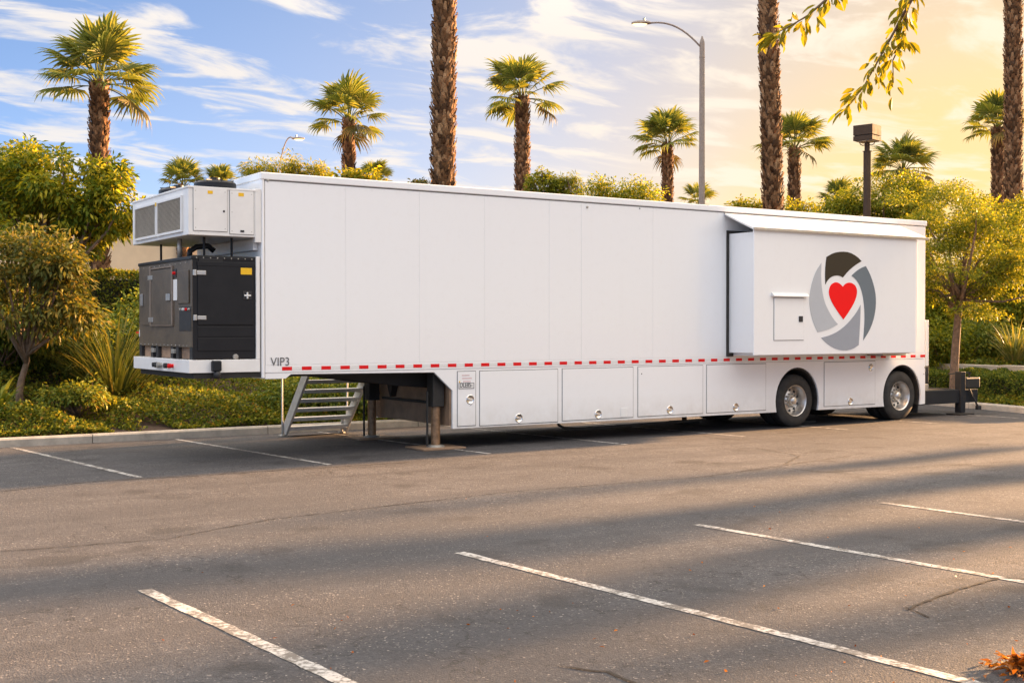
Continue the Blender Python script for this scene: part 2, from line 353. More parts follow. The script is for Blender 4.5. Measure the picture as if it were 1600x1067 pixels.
# ---------------------------------------------------------------- the setting: ground, lot, kerbs
def smooth(a, lo, hi): q = np.clip((a - lo) / (hi - lo), 0, 1); return q * q * (3 - 2 * q)
def wob(x, y): return 0.10 * np.sin(x * 0.9 + 1.3 * np.sin(y * 0.7)) * np.cos(y * 1.1 + 0.5) + 0.05 * np.sin(x * 2.7 + y * 1.9)
def d_north(x, y): return y - 4.27
def d_east(x, y): return x - (17.95 + 0.25 * np.clip(y, -1, 5))
def height(x, y):
    x = np.asarray(x, float); y = np.asarray(y, float)
    dn, de = d_north(x, y), d_east(x, y)
    hn = np.interp(dn, [-0.2, -0.05, 0, 2.5, 5, 8, 14, 40, 300], [-0.15, -0.15, 0.12, 0.6, 1.25, 2.0, 2.5, 3.0, 3.0])
    he = np.interp(de, [-0.2, -0.05, 0, 1.75, 1.95, 4, 8, 14, 300], [-0.15, -0.15, 0.12, 0.14, 0.74, 1.3, 2.2, 2.6, 3.0])
    k = smooth(y, -5, 0.5); he2 = np.where(de > -0.05, 0.05 + (he - 0.05) * (0.06 + 0.94 * k), he)
    return np.maximum(hn, he2) + wob(x, y) * smooth(np.maximum(dn, de * k), 0.3, 2.5)
def grid_axis(lo, hi, near0, near1, step):
    a = list(np.arange(near0, near1, step)); q = near0
    s_ = step
    while q > lo: s_ *= 1.35; q -= s_; a.insert(0, q)
    q = near1; s_ = step; a.append(q)
    while q < hi: s_ *= 1.35; q += s_; a.append(q)
    return np.array(a)
gx = grid_axis(-500, 800, -12, 32, 0.33); gy = grid_axis(-500, 900, -4, 22, 0.27)
GX, GY = np.meshgrid(gx, gy); GZ = height(GX, GY)
nx, ny = len(gx), len(gy)
idx = np.arange(nx * ny).reshape(ny, nx)
q = np.stack([idx[:-1, :-1], idx[:-1, 1:], idx[1:, 1:], idx[1:, :-1]], -1).reshape(-1, 4)
gro = link('ground', np_mesh('ground', np.stack([GX, GY, GZ], -1).reshape(-1, 3), q, SOIL, True)); tag(gro, 'brown soil of the planted bank and land beyond the lot', kind='structure')

lot = MB()
lot.prism([(-60, -60), (17.6, -60), (17.6, -1), (18.9, 4.16), (-60, 4.16)], lambda p, a: (p[0], p[1], a), -0.1, 0.0)
lot = lot.build('parking_lot', ASPH); tag(lot, 'weathered grey asphalt parking lot', kind='structure')
rnd = random.Random(3)
def line(x0, y0, x1, y1, wd=0.10):
    a = Vector((x0, y0, 0)); b = Vector((x1, y1, 0)); t = (b - a).normalized(); s_ = Vector((-t.y, t.x, 0)); n = 60; mb = MB(); vs_ = []; fs = []
    for i in range(n + 1):
        c = a.lerp(b, i / n)
        for k in (-1, 1):
            p = c + s_ * (k * wd / 2 + rnd.uniform(-0.008, 0.006)); vs_.append((p.x, p.y, 0.004))
    for i in range(n): fs.append((2 * i, 2 * i + 1, 2 * i + 3, 2 * i + 2))
    mb.add(vs_, fs); return mb.build('painted_line', PAINT, lot)
for k in range(-4, 6):
    x0 = -1.27 + 2.66 * k; line(x0, -7.58, x0 + 0.44, -13.6)
for k in range(-3, 7):
    x0 = 0.06 + 2.62 * k; line(x0, 4.02, x0 + 0.56, -0.94, 0.085)
# cracks: jagged thin strips
def crack(pts, wd, seed):
    rr = random.Random(seed); path = []
    for (a, b) in zip(pts[:-1], pts[1:]):
        L_ = math.dist(a, b); k = max(2, int(L_ / 0.05))
        for i in range(k):
            t = i / k; path.append((a[0] + (b[0] - a[0]) * t + rr.uniform(-.018, .018), a[1] + (b[1] - a[1]) * t + rr.uniform(-.018, .018)))
    path.append(pts[-1]); vs_ = []; fs = []
    for i, p in enumerate(path):
        j = min(i + 1, len(path) - 1); h = max(j - 1, 0)
        t = Vector((path[j][0] - path[h][0], path[j][1] - path[h][1])).normalized(); ww = wd * (0.35 + rr.random()) * (0.4 if i in (0, len(path) - 1) else 1)
        vs_ += [(p[0] - t.y * ww, p[1] + t.x * ww, 0.006), (p[0] + t.y * ww, p[1] - t.x * ww, 0.006)]
    for i in range(len(path) - 1): fs.append((2 * i, 2 * i + 1, 2 * i + 3, 2 * i + 2))
    MB().add(vs_, fs).build('crack', CRACK, lot)
crack([GP(1640, 900), GP(1600, 905), GP(1560, 903), GP(1500, 920), GP(1452, 938), GP(1415, 953)], 0.014, 1)
crack([GP(1415, 950), GP(1452, 965)], 0.011, 2)
crack([GP(870, 1040), GP(945, 1050), GP(1010, 1075)], 0.012, 3)
crack([GP(0, 768), GP(150, 752), GP(330, 742), GP(640, 722)], 0.013, 4)
crack([GP(0, 862), GP(260, 842), GP(420, 812), GP(800, 768), GP(1100, 745), GP(1330, 712)], 0.010, 5)
crack([GP(1180, 700), GP(1250, 712), GP(1225, 726), GP(1050, 722)], 0.012, 6)
crack([GP(1190, 727), GP(1290, 738), GP(1600, 720)], 0.010, 7)
# kerbs, cast in lengths
kerb = MB().box(-45, 19.0, 4.20, 4.24, -0.1, 0.10).build('kerb', CONC); tag(kerb, 'low concrete kerb edging the planted bank', kind='structure')
x = -44.0; i = 0
while x < 18.6:
    L_ = 3.05; e = min(x + L_, 18.75)
    mb = MB(); prof = [(4.10, -0.1), (4.10, 0.115), (4.125, 0.145), (4.27, 0.145), (4.27, -0.1)]
    mb.prism(prof, lambda p, a: (a, p[0], p[1]), x + 0.006, e - 0.006); mb.build('kerb_section', CONC, kerb, bevel=0.008); x = e
def kerb_e(a, b):
    a = Vector((*a, 0)); b = Vector((*b, 0)); t = (b - a).normalized(); s_ = Vector((t.y, -t.x, 0)) * -1
    if s_.x < 0: s_ = -s_
    L_ = (b - a).length; n = max(1, round(L_ / 3.0))
    for k in range(n):
        p = a + t * (L_ * k / n + 0.006); q_ = a + t * (L_ * (k + 1) / n - 0.006); mb = MB()
        prof = [(0, -0.1), (0, 0.115), (0.025, 0.145), (0.17, 0.145), (0.17, -0.1)]
        mb.add([p + s_ * u + Vector((0, 0, z)) for u, z in prof] + [q_ + s_ * u + Vector((0, 0, z)) for u, z in prof],
               [(0, 1, 2, 3, 4), (9, 8, 7, 6, 5)] + [(j, j + 5, (j + 1) % 5 + 5, (j + 1) % 5) for j in range(5)])
        mb.build('kerb_section', CONC, kerb, bevel=0.008)
kerb_e((18.80, 4.2), (17.5, -1.0)); kerb_e((17.5, -1.0), (17.5, -40))

# ---------------------------------------------------------------- trailer
T = empty('trailer', (0, 0, 0), 'long white mobile clinic semi trailer with red heart emblem and generator nose', 'trailer')
L_T, H_T, W_T = 14.52, 4.10, 2.60
# body shell
MB().box(0.02, 14.49, 0.03, W_T - 0.02, 1.25, 4.05).build('body_shell', WHITE, T, bevel=0.01)
MB().box(-0.005, 0.045, -0.012, W_T + 0.01, 1.17, 4.03).build('front_wall', WHITE, T, bevel=0.02, seg=3)
MB().box(14.48, L_T, 0.0, W_T, 0.35, 4.03).build('rear_wall', WHITE, T, bevel=0.015)
MB().box(-0.01, L_T + 0.01, -0.005, W_T, 4.02, 4.075).build('roof', WHITE2, T, bevel=0.012)
MB().box(-0.02, L_T + 0.02, -0.022, 0.035, 3.995, H_T).build('roof_rail', WHITE, T, bevel=0.014, seg=3)
MB().box(-0.02, 0.03, 0.04, W_T, 3.995, H_T).build('roof_rail', WHITE, T, bevel=0.014, seg=3)
MB().box(0.03, L_T, -0.010, 0.02, 3.982, 3.992).build('seam', SEAM, T)
us = [0.05, 1.31, 2.55, 3.73, 4.98, 5.64, 7.19, 8.84, 14.50]
for a, b in zip(us[:-1], us[1:]):
    MB().box(a + 0.0008, b - 0.0008, -0.006, 0.028, 1.365, 3.98).build('side_panel', WHITE, T, bevel=0.0015, seg=1)
riv = MB()
for u in us[1:7]:
    for k in range(17):
        for s_ in (-0.022,):
            riv.lathe([(0.007, 0), (0.005, -0.004), (0.0, -0.005)], (u + s_, -0.006, 1.45 + k * 0.155), 'y', 6)
for k in range(70): riv.lathe([(0.007, 0), (0.005, -0.004), (0.0, -0.005)], (0.1 + k * 0.205, -0.006, 3.955), 'y', 6) if 0.1 + k * 0.205 < 8.8 else None
r_ = riv.build('rivets', WHITE2, T); r_['kind'] = 'stuff'
MB().box(0.048, L_T - 0.02, -0.009, 0.028, 1.255, 1.362).build('lower_rail', WHITE, T, bevel=0.002)
red0 = MB().box(0, 0.152, -0.0125, -0.008, 0, 0.052)
ro = red0.build('reflective_strip', RED, T, loc=(0.30, 0, 1.283)); 
for k in range(1, 47):
    c = ro.copy(); COL.objects.link(c); c.parent = T; c.location = (0.30 + 0.3055 * k, 0, 1.283)
for k in range(0, 46):
    if k == 0: wo_ = MB().box(0, 0.150, -0.0115, -0.008, 0, 0.052).build('reflective_strip', WLAB, T, loc=(0.4535, 0, 1.283))
    else:
        c = wo_.copy(); COL.objects.link(c); c.parent = T; c.location = (0.4535 + 0.3055 * k, 0, 1.283)
# skirt with wheel arches
W1, W2, RA, ZC = 10.77, 13.80, 0.60, 0.50
def arch(uc):
    pts = []; a0 = math.asin((0.315 - ZC) / RA)
    for k in range(25):
        a = a0 + (math.pi - 2 * a0) * k / 24; pts.append((uc + RA * math.cos(a) * 0.97, ZC + RA * math.sin(a) * 1.06))
    return pts
poly = [(0.05, 1.25), (L_T, 1.25), (L_T, 0.315)] + arch(W2) + arch(W1) + [(3.14, 0.315), (3.14, 0.91), (2.81, 1.205), (0.44, 1.225), (0.36, 1.165), (0.05, 1.165)]
MB().sideprism(poly, -0.002, 0.05).build('side_skirt', WHITE, T, bevel=0.004)
for uc in (W1, W2):
    pts = arch(uc); mb = MB(); vs_ = []; fs = []
    for (u, z) in pts:
        du, dz = u - uc, z - ZC
        for (k, y) in ((1.0, 0.02), (1.0, 0.75), (0.94, 0.75), (0.94, 0.02)):
            vs_.append((uc + du * k * 1.012, y + 0.012, ZC + dz * k * 1.012))
    for i in range(len(pts) - 1):
        for j in range(4): fs.append((i * 4 + j, i * 4 + (j + 1) % 4, i * 4 + 4 + (j + 1) % 4, i * 4 + 4 + j))
    mb.add(vs_, fs); mb.build('wheel_arch', RUBBER, T)
    MB().box(uc - 0.75, uc + 0.75, 0.78, 1.82, 0.62, 1.2).build('axle_housing', UNDER, T)
# far skirt, chassis and underside
MB().sideprism([(3.14, 1.25), (L_T, 1.25), (L_T, 0.33), (14.5, 0.33)] + arch(W2) + arch(W1) + [(3.14, 0.33)], W_T - 0.05, W_T).build('side_skirt', WHITE2, T)
MB().box(3.2, 9.95, 0.07, W_T - 0.06, 0.42, 0.50).build('underfloor', UNDER, T)
MB().box(11.45, 13.05, 0.07, W_T - 0.06, 0.46, 0.54).build('underfloor', UNDER, T)
MB().box(0.06, 3.1, 0.06, W_T - 0.03, 1.19, 1.235).build('gooseneck_plate', UNDER, T)
for v in (0.62, 1.86):
    MB().prism([(0.9, 1.19), (3.12, 1.19), (3.12, 0.93), (2.5, 0.98), (1.6, 1.1)], lambda p, a: (p[0], a, p[1]), v, v + 0.12).build('gooseneck_beam', UNDER, T, bevel=0.01)
MB().box(3.10, 3.135, 0.03, W_T - 0.03, 0.36, 1.19).build('bulkhead', BROWN, T, bevel=0.006)
MB().box(3.04, 3.10, 0.5, W_T - 0.4, 0.68, 0.72).build('bulkhead_rib', UNDER, T)
mb = MB(); mb.add([(2.98, 1.6, 1.15), (2.98, 2.0, 1.15), (2.98, 1.8, 0.74), (3.09, 1.6, 1.15), (3.09, 2.0, 1.15), (3.09, 1.8, 0.74)], [(0, 1, 2), (5, 4, 3), (0, 3, 4, 1), (1, 4, 5, 2), (2, 5, 3, 0)]); mb.build('gusset', UNDER, T)
for v in (0.75, 1.85): MB().box(3.14, 14.3, v - 0.06, v + 0.06, 0.5, 0.78).build('chassis_rail', UNDER, T)

# compartment doors
def handle(u, z, par, r=0.075):
    h = MB(); h.lathe([(r, 0), (r, -0.006), (r * 0.9, -0.012), (r * 0.78, -0.010), (r * 0.70, -0.003), (0, -0.003)], (u, -0.010, z), 'y', 24)
    h.build('handle_ring', CHROME, par, smooth=True, autosm=50)
    g = MB().bar((u - r * 0.55, -0.018, z + r * .1), (u + r * 0.45, -0.018, z - r * .1), 0.022, 0.03); g.build('handle_lever', CHROME, par, bevel=0.004)
def door(a, b, z0, z1, hu=None, hz=None, name='locker_door', par=T):
    d = MB().box(a, b, -0.012, -0.003, z0, z1).build(name, WHITE, T, bevel=0.003)
    f = MB()
    g = 0.011
    f.box(a - g, a - 0.001, -0.004, -0.001, z0 - g, z1 + g); f.box(b + 0.001, b + g, -0.004, -0.001, z0 - g, z1 + g); f.box(a, b, -0.004, -0.001, z1 + 0.001, z1 + g); f.box(a, b, -0.004, -0.001, z0 - g, z0 - 0.001)
    f.build('door_gap', SEAM, d)
    if hu: handle(hu, hz, d)
    return d
d0 = door(3.23, 3.555, 0.355, 1.205, *SD(734, 624))
MB().lathe([(0.028, 0), (0.0, -0.012)], (SD(735, 632)[0], -0.011, SD(735, 632)[1]), 'y', 3).build('handle_tip', CHROME, d0)
door(3.64, 5.15, 0.345, 1.205, *SD(810, 653))
door(5.25, 6.745, 0.355, 1.21, *SD(934, 647))
door(6.86, 8.35, 0.36, 1.215, *SD(1046, 640))
door(8.45, 9.92, 0.36, 1.22, *SD(1149, 636))
d5 = door(11.50, 12.96, 0.37, 1.22, *SD(1328, 627)); handle(*SD(1360, 574), d5)
MB().box(*[SD(969, 643)[0], SD(979, 643)[0]], -0.018, -0.012, SD(969, 651)[1], SD(969, 637)[1]).build('vent_flap', WHITE2, T, bevel=0.003)
for (px, py) in ((415 + 3, 282), (1440, 353), (917, 324)):
    u, z = SD(px, py); MB().lathe([(0.022, 0), (0.018, -0.014), (0.0, -0.018)], (u, -0.006, z), 'y', 12).build('marker_lamp', GALV, T)
for (px, py) in ((1002, 584), (999, 326), (1444, 574), (1445, 580), (1443, 584)):
    u, z = SD(px, py); MB().lathe([(0.012, 0), (0.0, -0.008)], (u, -0.012, z), 'y', 8).build('bolt', PRINT, T)
# lettering
def text(body, x, z, size, mat, y=-0.0135, par=T, name='lettering', sx=1.0):
    cu_ = bpy.data.curves.new('t', 'FONT'); cu_.body = body; cu_.size = size; cu_.extrude = 0.001
    to = bpy.data.objects.new('t', cu_); COL.objects.link(to); dg = bpy.context.evaluated_depsgraph_get(); me = bpy.data.meshes.new_from_object(to.evaluated_get(dg)); bpy.data.objects.remove(to)
    me.materials.clear(); me.materials.append(mat)
    o = link(name, me, par, (x, y, z)); o.rotation_euler = (R(90), 0, 0); o.scale = (sx, 1, 1); return o
text('VIP3', 0.125, 1.352, 0.172, GREYP, sx=0.92)
u0, z0 = SD(715.8, 607.5); u1, z1 = SD(740, 597.5)
plate = MB().box(u0, u1, -0.017, -0.013, z0, z1).build('number_plate', WLAB, T)
mb = MB(); e_ = 0.008
mb.box(u0, u1, -0.019, -0.017, z0, z0 + e_); mb.box(u0, u1, -0.019, -0.017, z1 - e_, z1); mb.box(u0, u0 + e_, -0.019, -0.017, z0 + e_, z1 - e_); mb.box(u1 - e_, u1, -0.019, -0.017, z0 + e_, z1 - e_)
mb.build('plate_border', GREYP, plate)
text('DLE85-', u0 + 0.02, z0 + 0.024, 0.105, PRINT, -0.0195, plate, 'plate_lettering', 0.72)
for (a, b, y_) in ((721, 733, 586.5), (721.5, 737, 591.2), (723, 734.5, 596)):
    ua, za = SD(a, y_); ub, zb = SD(b, y_); rr = MB(); q_ = ua
    while q_ < ub - 0.008:
        rr.box(q_, min(q_ + 0.012, ub), -0.0145, -0.0125, za - 0.009, za + 0.009); q_ += 0.018
    rr.build('faded_print', PINKP, T)
u, z = SD(717.5, 596.5); MB().lathe([(0.014, 0), (0.0, -0.01)], (u, -0.0125, z), 'y', 10).build('side_reflector', YEL, T)

# slide-out room
YS = -0.73
S_ = MB().box(8.975, 13.28, YS + 0.03, 0.2, 1.44, 3.60).build('slide_out', WHITE, T, bevel=0.006)
MB().box(8.90, 13.30, YS, YS + 0.03, 1.405, 3.635).build('slide_face', WHITE, S_, bevel=0.006)
MB().box(13.30, 13.34, YS + 0.004, YS + 0.05, 1.42, 3.62).build('slide_edge', WHITE2, S_, bevel=0.006)
mb = MB(); mb.box(8.92, 8.968, -0.03, -0.004, 1.37, 3.66); mb.box(8.968, 13.3, -0.03, -0.004, 3.605, 3.66); mb.box(8.92, 9.05, -0.06, -0.031, 1.37, 1.43); mb.build('seal', RUBBER, S_)
MB().box(9.05, 13.2, YS + 0.05, -0.01, 1.39, 1.438).build('slide_floor', WHITE2, S_)
ua, za = SD(1372, 556, -0.3); ub, _ = SD(1408, 556, -0.3)
MB().box(ua, ub, -0.42, -0.03, 1.34, 1.385).build('slide_bracket', GALV, S_)
# awning over the slide
uA, uB = 8.86, 13.62
mb = MB(); mb.prism([(-0.012, 3.975), (YS - 0.03, 3.665), (YS - 0.03, 3.63), (YS - 0.0, 3.635), (-0.012, 3.94)], lambda p, a: (a, p[0], p[1]), uA, uB)
aw = mb.build('awning', WHITE2, T, bevel=0.004)
MB().box(uA - 0.01, uB + 0.01, YS - 0.05, YS - 0.032, 3.622, 3.672).build('awning_rail', STEEL, aw, bevel=0.004)
mb = MB(); mb.add([(uA + 0.02, -0.006, 3.93), (uA + 0.02, YS + 0.05, 3.64), (uA + 0.02, -0.006, 3.62), (uA + 0.03, -0.006, 3.93), (uA + 0.03, YS + 0.05, 3.64), (uA + 0.03, -0.006, 3.66)], [(0, 1, 2), (5, 4, 3), (0, 3, 4, 1), (1, 4, 5, 2), (2, 5, 3, 0)])
MB().box(uA, uB, -0.03, -0.010, 3.95, 3.978).build('awning_hinge', STEEL, aw)
# hatch on slide
def sdr(px, py): return SD(px, py, YS - 0.006)
u0, z0 = sdr(1209.5, 531.5); u1, z1 = sdr(1255.5, 466)
ht = MB().box(u0, u1, YS - 0.014, YS - 0.001, z0, z1).build('hatch', WHITE, S_, bevel=0.004)
g = 0.009; mb = MB(); mb.box(u0 - g, u0 - .001, YS - 0.004, YS - 0.001, z0 - g, z1 + g); mb.box(u1 + .001, u1 + g, YS - 0.004, YS - 0.001, z0 - g, z1 + g); mb.box(u0, u1, YS - 0.004, YS - 0.001, z0 - g, z0 - .001); mb.box(u0, u1, YS - 0.004, YS - .001, z1 + .001, z1 + g); mb.build('hatch_gap', SEAM, S_)
mb = MB(); mb.prism([(YS - 0.002, z1 + 0.09), (YS - 0.03, z1 + 0.085), (YS - 0.075, z1 + 0.035), (YS - 0.075, z1 + 0.02), (YS - 0.002, z1 + 0.03)], lambda p, a: (a, p[0], p[1]), u0 - 0.07, u1 + 0.08); mb.build('hatch_rain_cap', WHITE2, S_, bevel=0.003)
a, b = sdr(1247.5, 503); c, d_ = sdr(1253.5, 494)
MB().box(a, c, YS - 0.028, YS - 0.014, b, d_).build('hatch_latch', PRINT, S_, bevel=0.005)
# emblem pieces, each a thin applied sheet
def emb(pts, mat, name, y1=0.0):
    poly_ = [sdr(1110 + px / 3.951, 310 + py / 3.951) for px, py in pts]
    # smooth the outline with one Chaikin pass, keeping sharp corners
    n = len(poly_); out = []
    for i in range(n):
        p0, p, p2 = Vector(poly_[i - 1]), Vector(poly_[i]), Vector(poly_[(i + 1) % n])
        if (p - p0).normalized().dot((p2 - p).normalized()) < 0.72: out.append(tuple(p))
        else: out += [tuple(p.lerp(p0, 0.25)), tuple(p.lerp(p2, 0.25))]
    MB().sideprism(out, YS - 0.0055 - y1, YS - 0.0015).build(name, mat, S_)
emb([(717, 362), (760, 337), (810, 328), (860, 333), (905, 358), (934, 388), (890, 415), (850, 450), (818, 489), (800, 478), (775, 475), (745, 485), (722, 508), (710, 533), (708, 470), (711, 410)], LOGO1, 'emblem_segment')
emb([(960, 418), (985, 465), (1005, 520), (1019, 580), (1023, 630), (1020, 690), (1005, 760), (980, 820), (945, 875), (950, 800), (953, 740), (950, 660), (940, 590), (920, 530), (895, 495), (872, 477), (900, 450), (930, 430)], LOGO2, 'emblem_segment')
emb([(928, 657), (926, 740), (922, 820), (916, 905), (880, 930), (830, 940), (780, 932), (735, 908), (705, 882), (685, 860), (740, 845), (790, 820), (840, 780), (880, 735), (910, 692)], LOGO3, 'emblem_segment')
emb([(686, 398), (655, 445), (630, 510), (615, 580), (611, 640), (618, 700), (635, 765), (662, 826), (700, 818), (745, 803), (788, 777), (760, 745), (730, 695), (705, 640), (690, 570), (683, 490)], LOGO4, 'emblem_segment')
emb([(822, 747), (790, 705), (755, 650), (735, 605), (731, 570), (742, 535), (765, 519), (785, 518), (805, 530), (818, 546), (832, 528), (855, 519), (880, 524), (900, 545), (907, 575), (900, 615), (880, 660), (850, 708)], LOGOR, 'emblem_heart', 0.001)

# air conditioning unit on the nose
AX = -1.06
A = MB().box(AX, -0.06, 0.0, 2.62, 3.17, 3.83).build('air_conditioner', WHITE2, T, bevel=0.008)
MB().box(AX - 0.012, -0.05, -0.012, 2.63, 3.815, 3.842).build('unit_lid', WHITE2, A, bevel=0.005)
MB().box(-0.10, -0.012, -0.010, 0.10, 3.10, 3.86).build('mounting_flange', WHITE2, A, bevel=0.005)
MB().box(-0.08, -0.012, 0.12, 2.5, 3.0, 3.15).build('mounting_rail', WHITE2, A)
def acdoor(px0, py0, px1, py1, hp):
    u0, z0 = SD(px0, py1); u1, z1 = SD(px1, py0)
    g = 0.006; MB().box(u0 - g, u1 + g, -0.003, -0.0005, z0 - g, z1 + g).build('door_gap', SEAM, A)
    MB().box(u0, u1, -0.012, -0.0035, z0, z1).build('access_door', WHITE2, A, bevel=0.003)
    for (x_, z_) in ((u0 + .03, z0 + .04), (u0 + .03, z1 - .04), (u1 - .03, z0 + .04), (u1 - .03, z1 - .04), (u0 + 0.03, (z0 + z1) / 2)):
        MB().lathe([(0.007, 0), (0, -0.005)], (x_, -0.012, z_), 'y', 6).build('screw', GALV, A)
acdoor(302, 296.5, 354.5, 360, None); acdoor(359, 300, 396, 365.5, None)
for (a, b, c, d_) in ((324, 298.5, 332, 303), (372, 302, 380.5, 307)):
    u0, z0 = SD(a, d_); u1, z1 = SD(c, b); MB().box(u0, u1, -0.0145, -0.0122, z0, z1).build('warning_label', YEL, A)
u, z = SD(349.5, 330.5); MB().lathe([(0.016, 0), (0.010, -0.014), (0, -0.016)], (u, -0.012, z), 'y', 12).build('lock', DKGREY, A)
u, z = SD(378, 361.5); MB().box(u - 0.028, u + 0.028, -0.02, -0.012, z - 0.013, z + 0.013).build('door_latch', DKGREY, A, bevel=0.003)
# louvred front: two framed panels, many blades
def louvre(y0, y1, z0, z1):
    MB().box(AX - 0.004, AX - 0.001, y0, y1, z0, z1).build('louvre_back', PRINT, A)
    mb = MB(); n = 26
    for k in range(n):
        z = z0 + (z1 - z0) * (k + 0.5) / n; h = (z1 - z0) / n * 0.36
        mb.add([(AX - 0.022, y0, z - h), (AX - 0.022, y1, z - h), (AX - 0.006, y1, z + h), (AX - 0.006, y0, z + h), (AX - 0.025, y0, z - h + .004), (AX - 0.025, y1, z - h + .004), (AX - 0.009, y1, z + h + .004), (AX - 0.009, y0, z + h + .004)],
               [(0, 1, 2, 3), (7, 6, 5, 4), (0, 4, 5, 1), (2, 6, 7, 3), (1, 5, 6, 2), (0, 3, 7, 4)])
    o = mb.build('louvre_blades', LOUV, A); o['kind'] = 'stuff'
    f = MB(); w_ = 0.03
    f.box(AX - 0.03, AX - 0.0015, y0 - w_, y0, z0 - w_, z1 + w_); f.box(AX - 0.03, AX - 0.0015, y1, y1 + w_, z0 - w_, z1 + w_); f.box(AX - 0.03, AX - 0.0015, y0, y1, z0 - w_, z0); f.box(AX - 0.03, AX - 0.0015, y0, y1, z1, z1 + w_)
    f.build('louvre_frame', WHITE2, A)
louvre(0.25, 1.30, 3.255, 3.70); louvre(1.40, 2.42, 3.255, 3.70)
MB().box(AX - 0.034, AX - 0.031, 1.32, 1.385, 3.665, 3.72).build('warning_label', YEL, A)
for (v, uu) in ((0.72, -0.42), (1.95, -0.55)):
    f = MB(); f.lathe([(0.30, 0), (0.30, 0.13), (0.27, 0.16), (0.10, 0.165), (0.09, 0.19), (0.0, 0.195)], (uu, v, 3.842), 'z', 28); f.build('fan_shroud', BLACKC, A, smooth=True, autosm=40)
    f = MB()
    for k in range(8): a = k * math.pi / 4; f.bar((uu, v, 3.842 + .185), (uu + .29 * math.cos(a), v + .29 * math.sin(a), 3.842 + .165), 0.012)
    f.lathe([(0.07, 0.17), (0.07, 0.22), (0.0, 0.225)], (uu, v, 3.842), 'z', 16); f.build('fan_guard', PRINT, A)
for (u_, v_) in ((-0.75, 0.25), (-0.35, 0.25), (-0.75, 2.2)):
    MB().tube([(u_, v_, 2.87), (u_, v_, 3.18)], 0.018, 8).build('support_strut', DKGREY, A)
MB().tube([(-0.72, 0.95, 2.88), (-0.72, 0.95, 3.0), (-0.62, 0.95, 3.07), (-0.45, 0.95, 3.09), (-0.36, 0.95, 3.02)], 0.042, 12).build('exhaust_pipe', PRINT, A, smooth=True)
MB().tube([(-0.9, 0.85, 2.88), (-0.9, 0.85, 3.18)], 0.035, 10).build('conduit', GALV, A, smooth=True)

# generator
GXF = -1.00
G = MB().box(GXF, -0.09, 0.03, 2.5, 1.62, 2.87).build('generator', MOTTLED, T, bevel=0.006)
MB().box(GXF - 0.012, -0.085, 0.015, 2.515, 2.835, 2.885).build('generator_lid', BLACKC, G, bevel=0.008)
MB().box(GXF + 0.05, -0.12, 0.08, 2.45, 1.46, 1.62).build('generator_base', BROWN, G)
mb = MB()
for v in (0.03, 0.62, 0.86, 1.55, 1.8, 2.38): mb.box(GXF + 0.0, GXF + 0.05, v, v + 0.11, 1.455, 1.63)
mb.build('base_post', PRINT, G)
for v in (0.72, 1.68):
    MB().box(GXF - 0.03, GXF + 0.02, v, v + 0.14, 1.53, 1.59).build('mount_foot', GALV, G, bevel=0.004)
NY = 0.03                                     # near face: black door set
def gs(px0, py0, px1, py1, y0, y1, mat, name, bevel=0.004):
    u0, z0 = SD(px0, py1, NY); u1, z1 = SD(px1, py0, NY)
    return MB().box(u0, u1, NY - y1, NY - y0, z0, z1).build(name, mat, G, bevel=bevel)
def c2(x, y): return 190 + x / 5.081, 390 + y / 5.081
def gsr(x0, y0, x1, y1, *a, **k): return gs(*c2(x0, y0), *c2(x1, y1), *a, **k)
gsr(566, 60, 1068, 868, 0.001, 0.010, BLACKC, 'near_panel')
gsr(600, 130, 1040, 598, 0.010, 0.026, BLACKC, 'near_door', bevel=0.008)
gsr(596, 108, 1050, 128, 0.010, 0.030, BLACKC, 'door_lip')
gsr(602, 612, 1048, 692, 0.010, 0.018, BLACKC, 'near_door')
gsr(602, 700, 1048, 806, 0.010, 0.022, BLACKC, 'near_door')
mb = MB()
for k in range(5):
    u0, z0 = SD(*c2(612, 76 + k * 7 + 3), NY); u1, z1 = SD(*c2(800, 76 + k * 7), NY); mb.box(u0, u1, NY - 0.022, NY - 0.010, z0, z1)
mb.build('vent_blades', PRINT, G)
gsr(940, 148, 1028, 198, 0.027, 0.030, YEL, 'warning_label', bevel=0)
gsr(958, 332, 1026, 396, 0.027, 0.034, PRINT, 'door_latch')
lu, lz = SD(*c2(990, 366), NY); mb = MB(); mb.box(lu - .05, lu + .05, NY - .05, NY - .035, lz - .012, lz + .012); mb.box(lu - .013, lu + .013, NY - .047, NY - .0345, lz - .045, lz + .045); mb.build('latch_bar', CHROME, G, bevel=0.003)
for (x0, y0, x1, y1) in ((562, 160, 664, 206), (566, 518, 666, 562)):
    gsr(x0, y0, x0 + 24, y1, 0.011, 0.042, STEEL, 'hinge'); gsr(x0 + 30, y0 + 8, x1, y1 - 6, 0.027, 0.036, STEEL, 'hinge')
u, z = SD(*c2(902, 850), NY); MB().lathe([(0.042, 0), (0.036, -0.02), (0, -0.022)], (u, NY - 0.01, z), 'y', 16).build('fuel_cap', GALV, G)
FXP = GXF                                     # front face, seen from the left
def gf(x0, y0, x1, y1, d0, d1, mat, name, bevel=0.003):
    p0 = FR(*c2(x0, y1), FXP); p1 = FR(*c2(x1, y0), FXP)
    ys = sorted((p0[0], p1[0])); return MB().box(FXP - d1, FXP - d0, max(ys[0], 0.04), min(ys[1], 2.49), p0[1], p1[1]).build(name, mat, G, bevel=bevel)
gf(243, 150, 408, 598, 0.001, 0.018, MOTTLED, 'front_door', 0.006)
for (x0, y0, x1, y1) in ((243, 140, 410, 150), (243, 598, 410, 607), (234, 140, 243, 607), (406, 140, 413, 607)): gf(x0, y0, x1, y1, 0.001, 0.026, FRAMEB, 'door_frame', 0.002)
gf(162, 200, 232, 600, 0.001, 0.010, MOTTLED, 'front_panel')
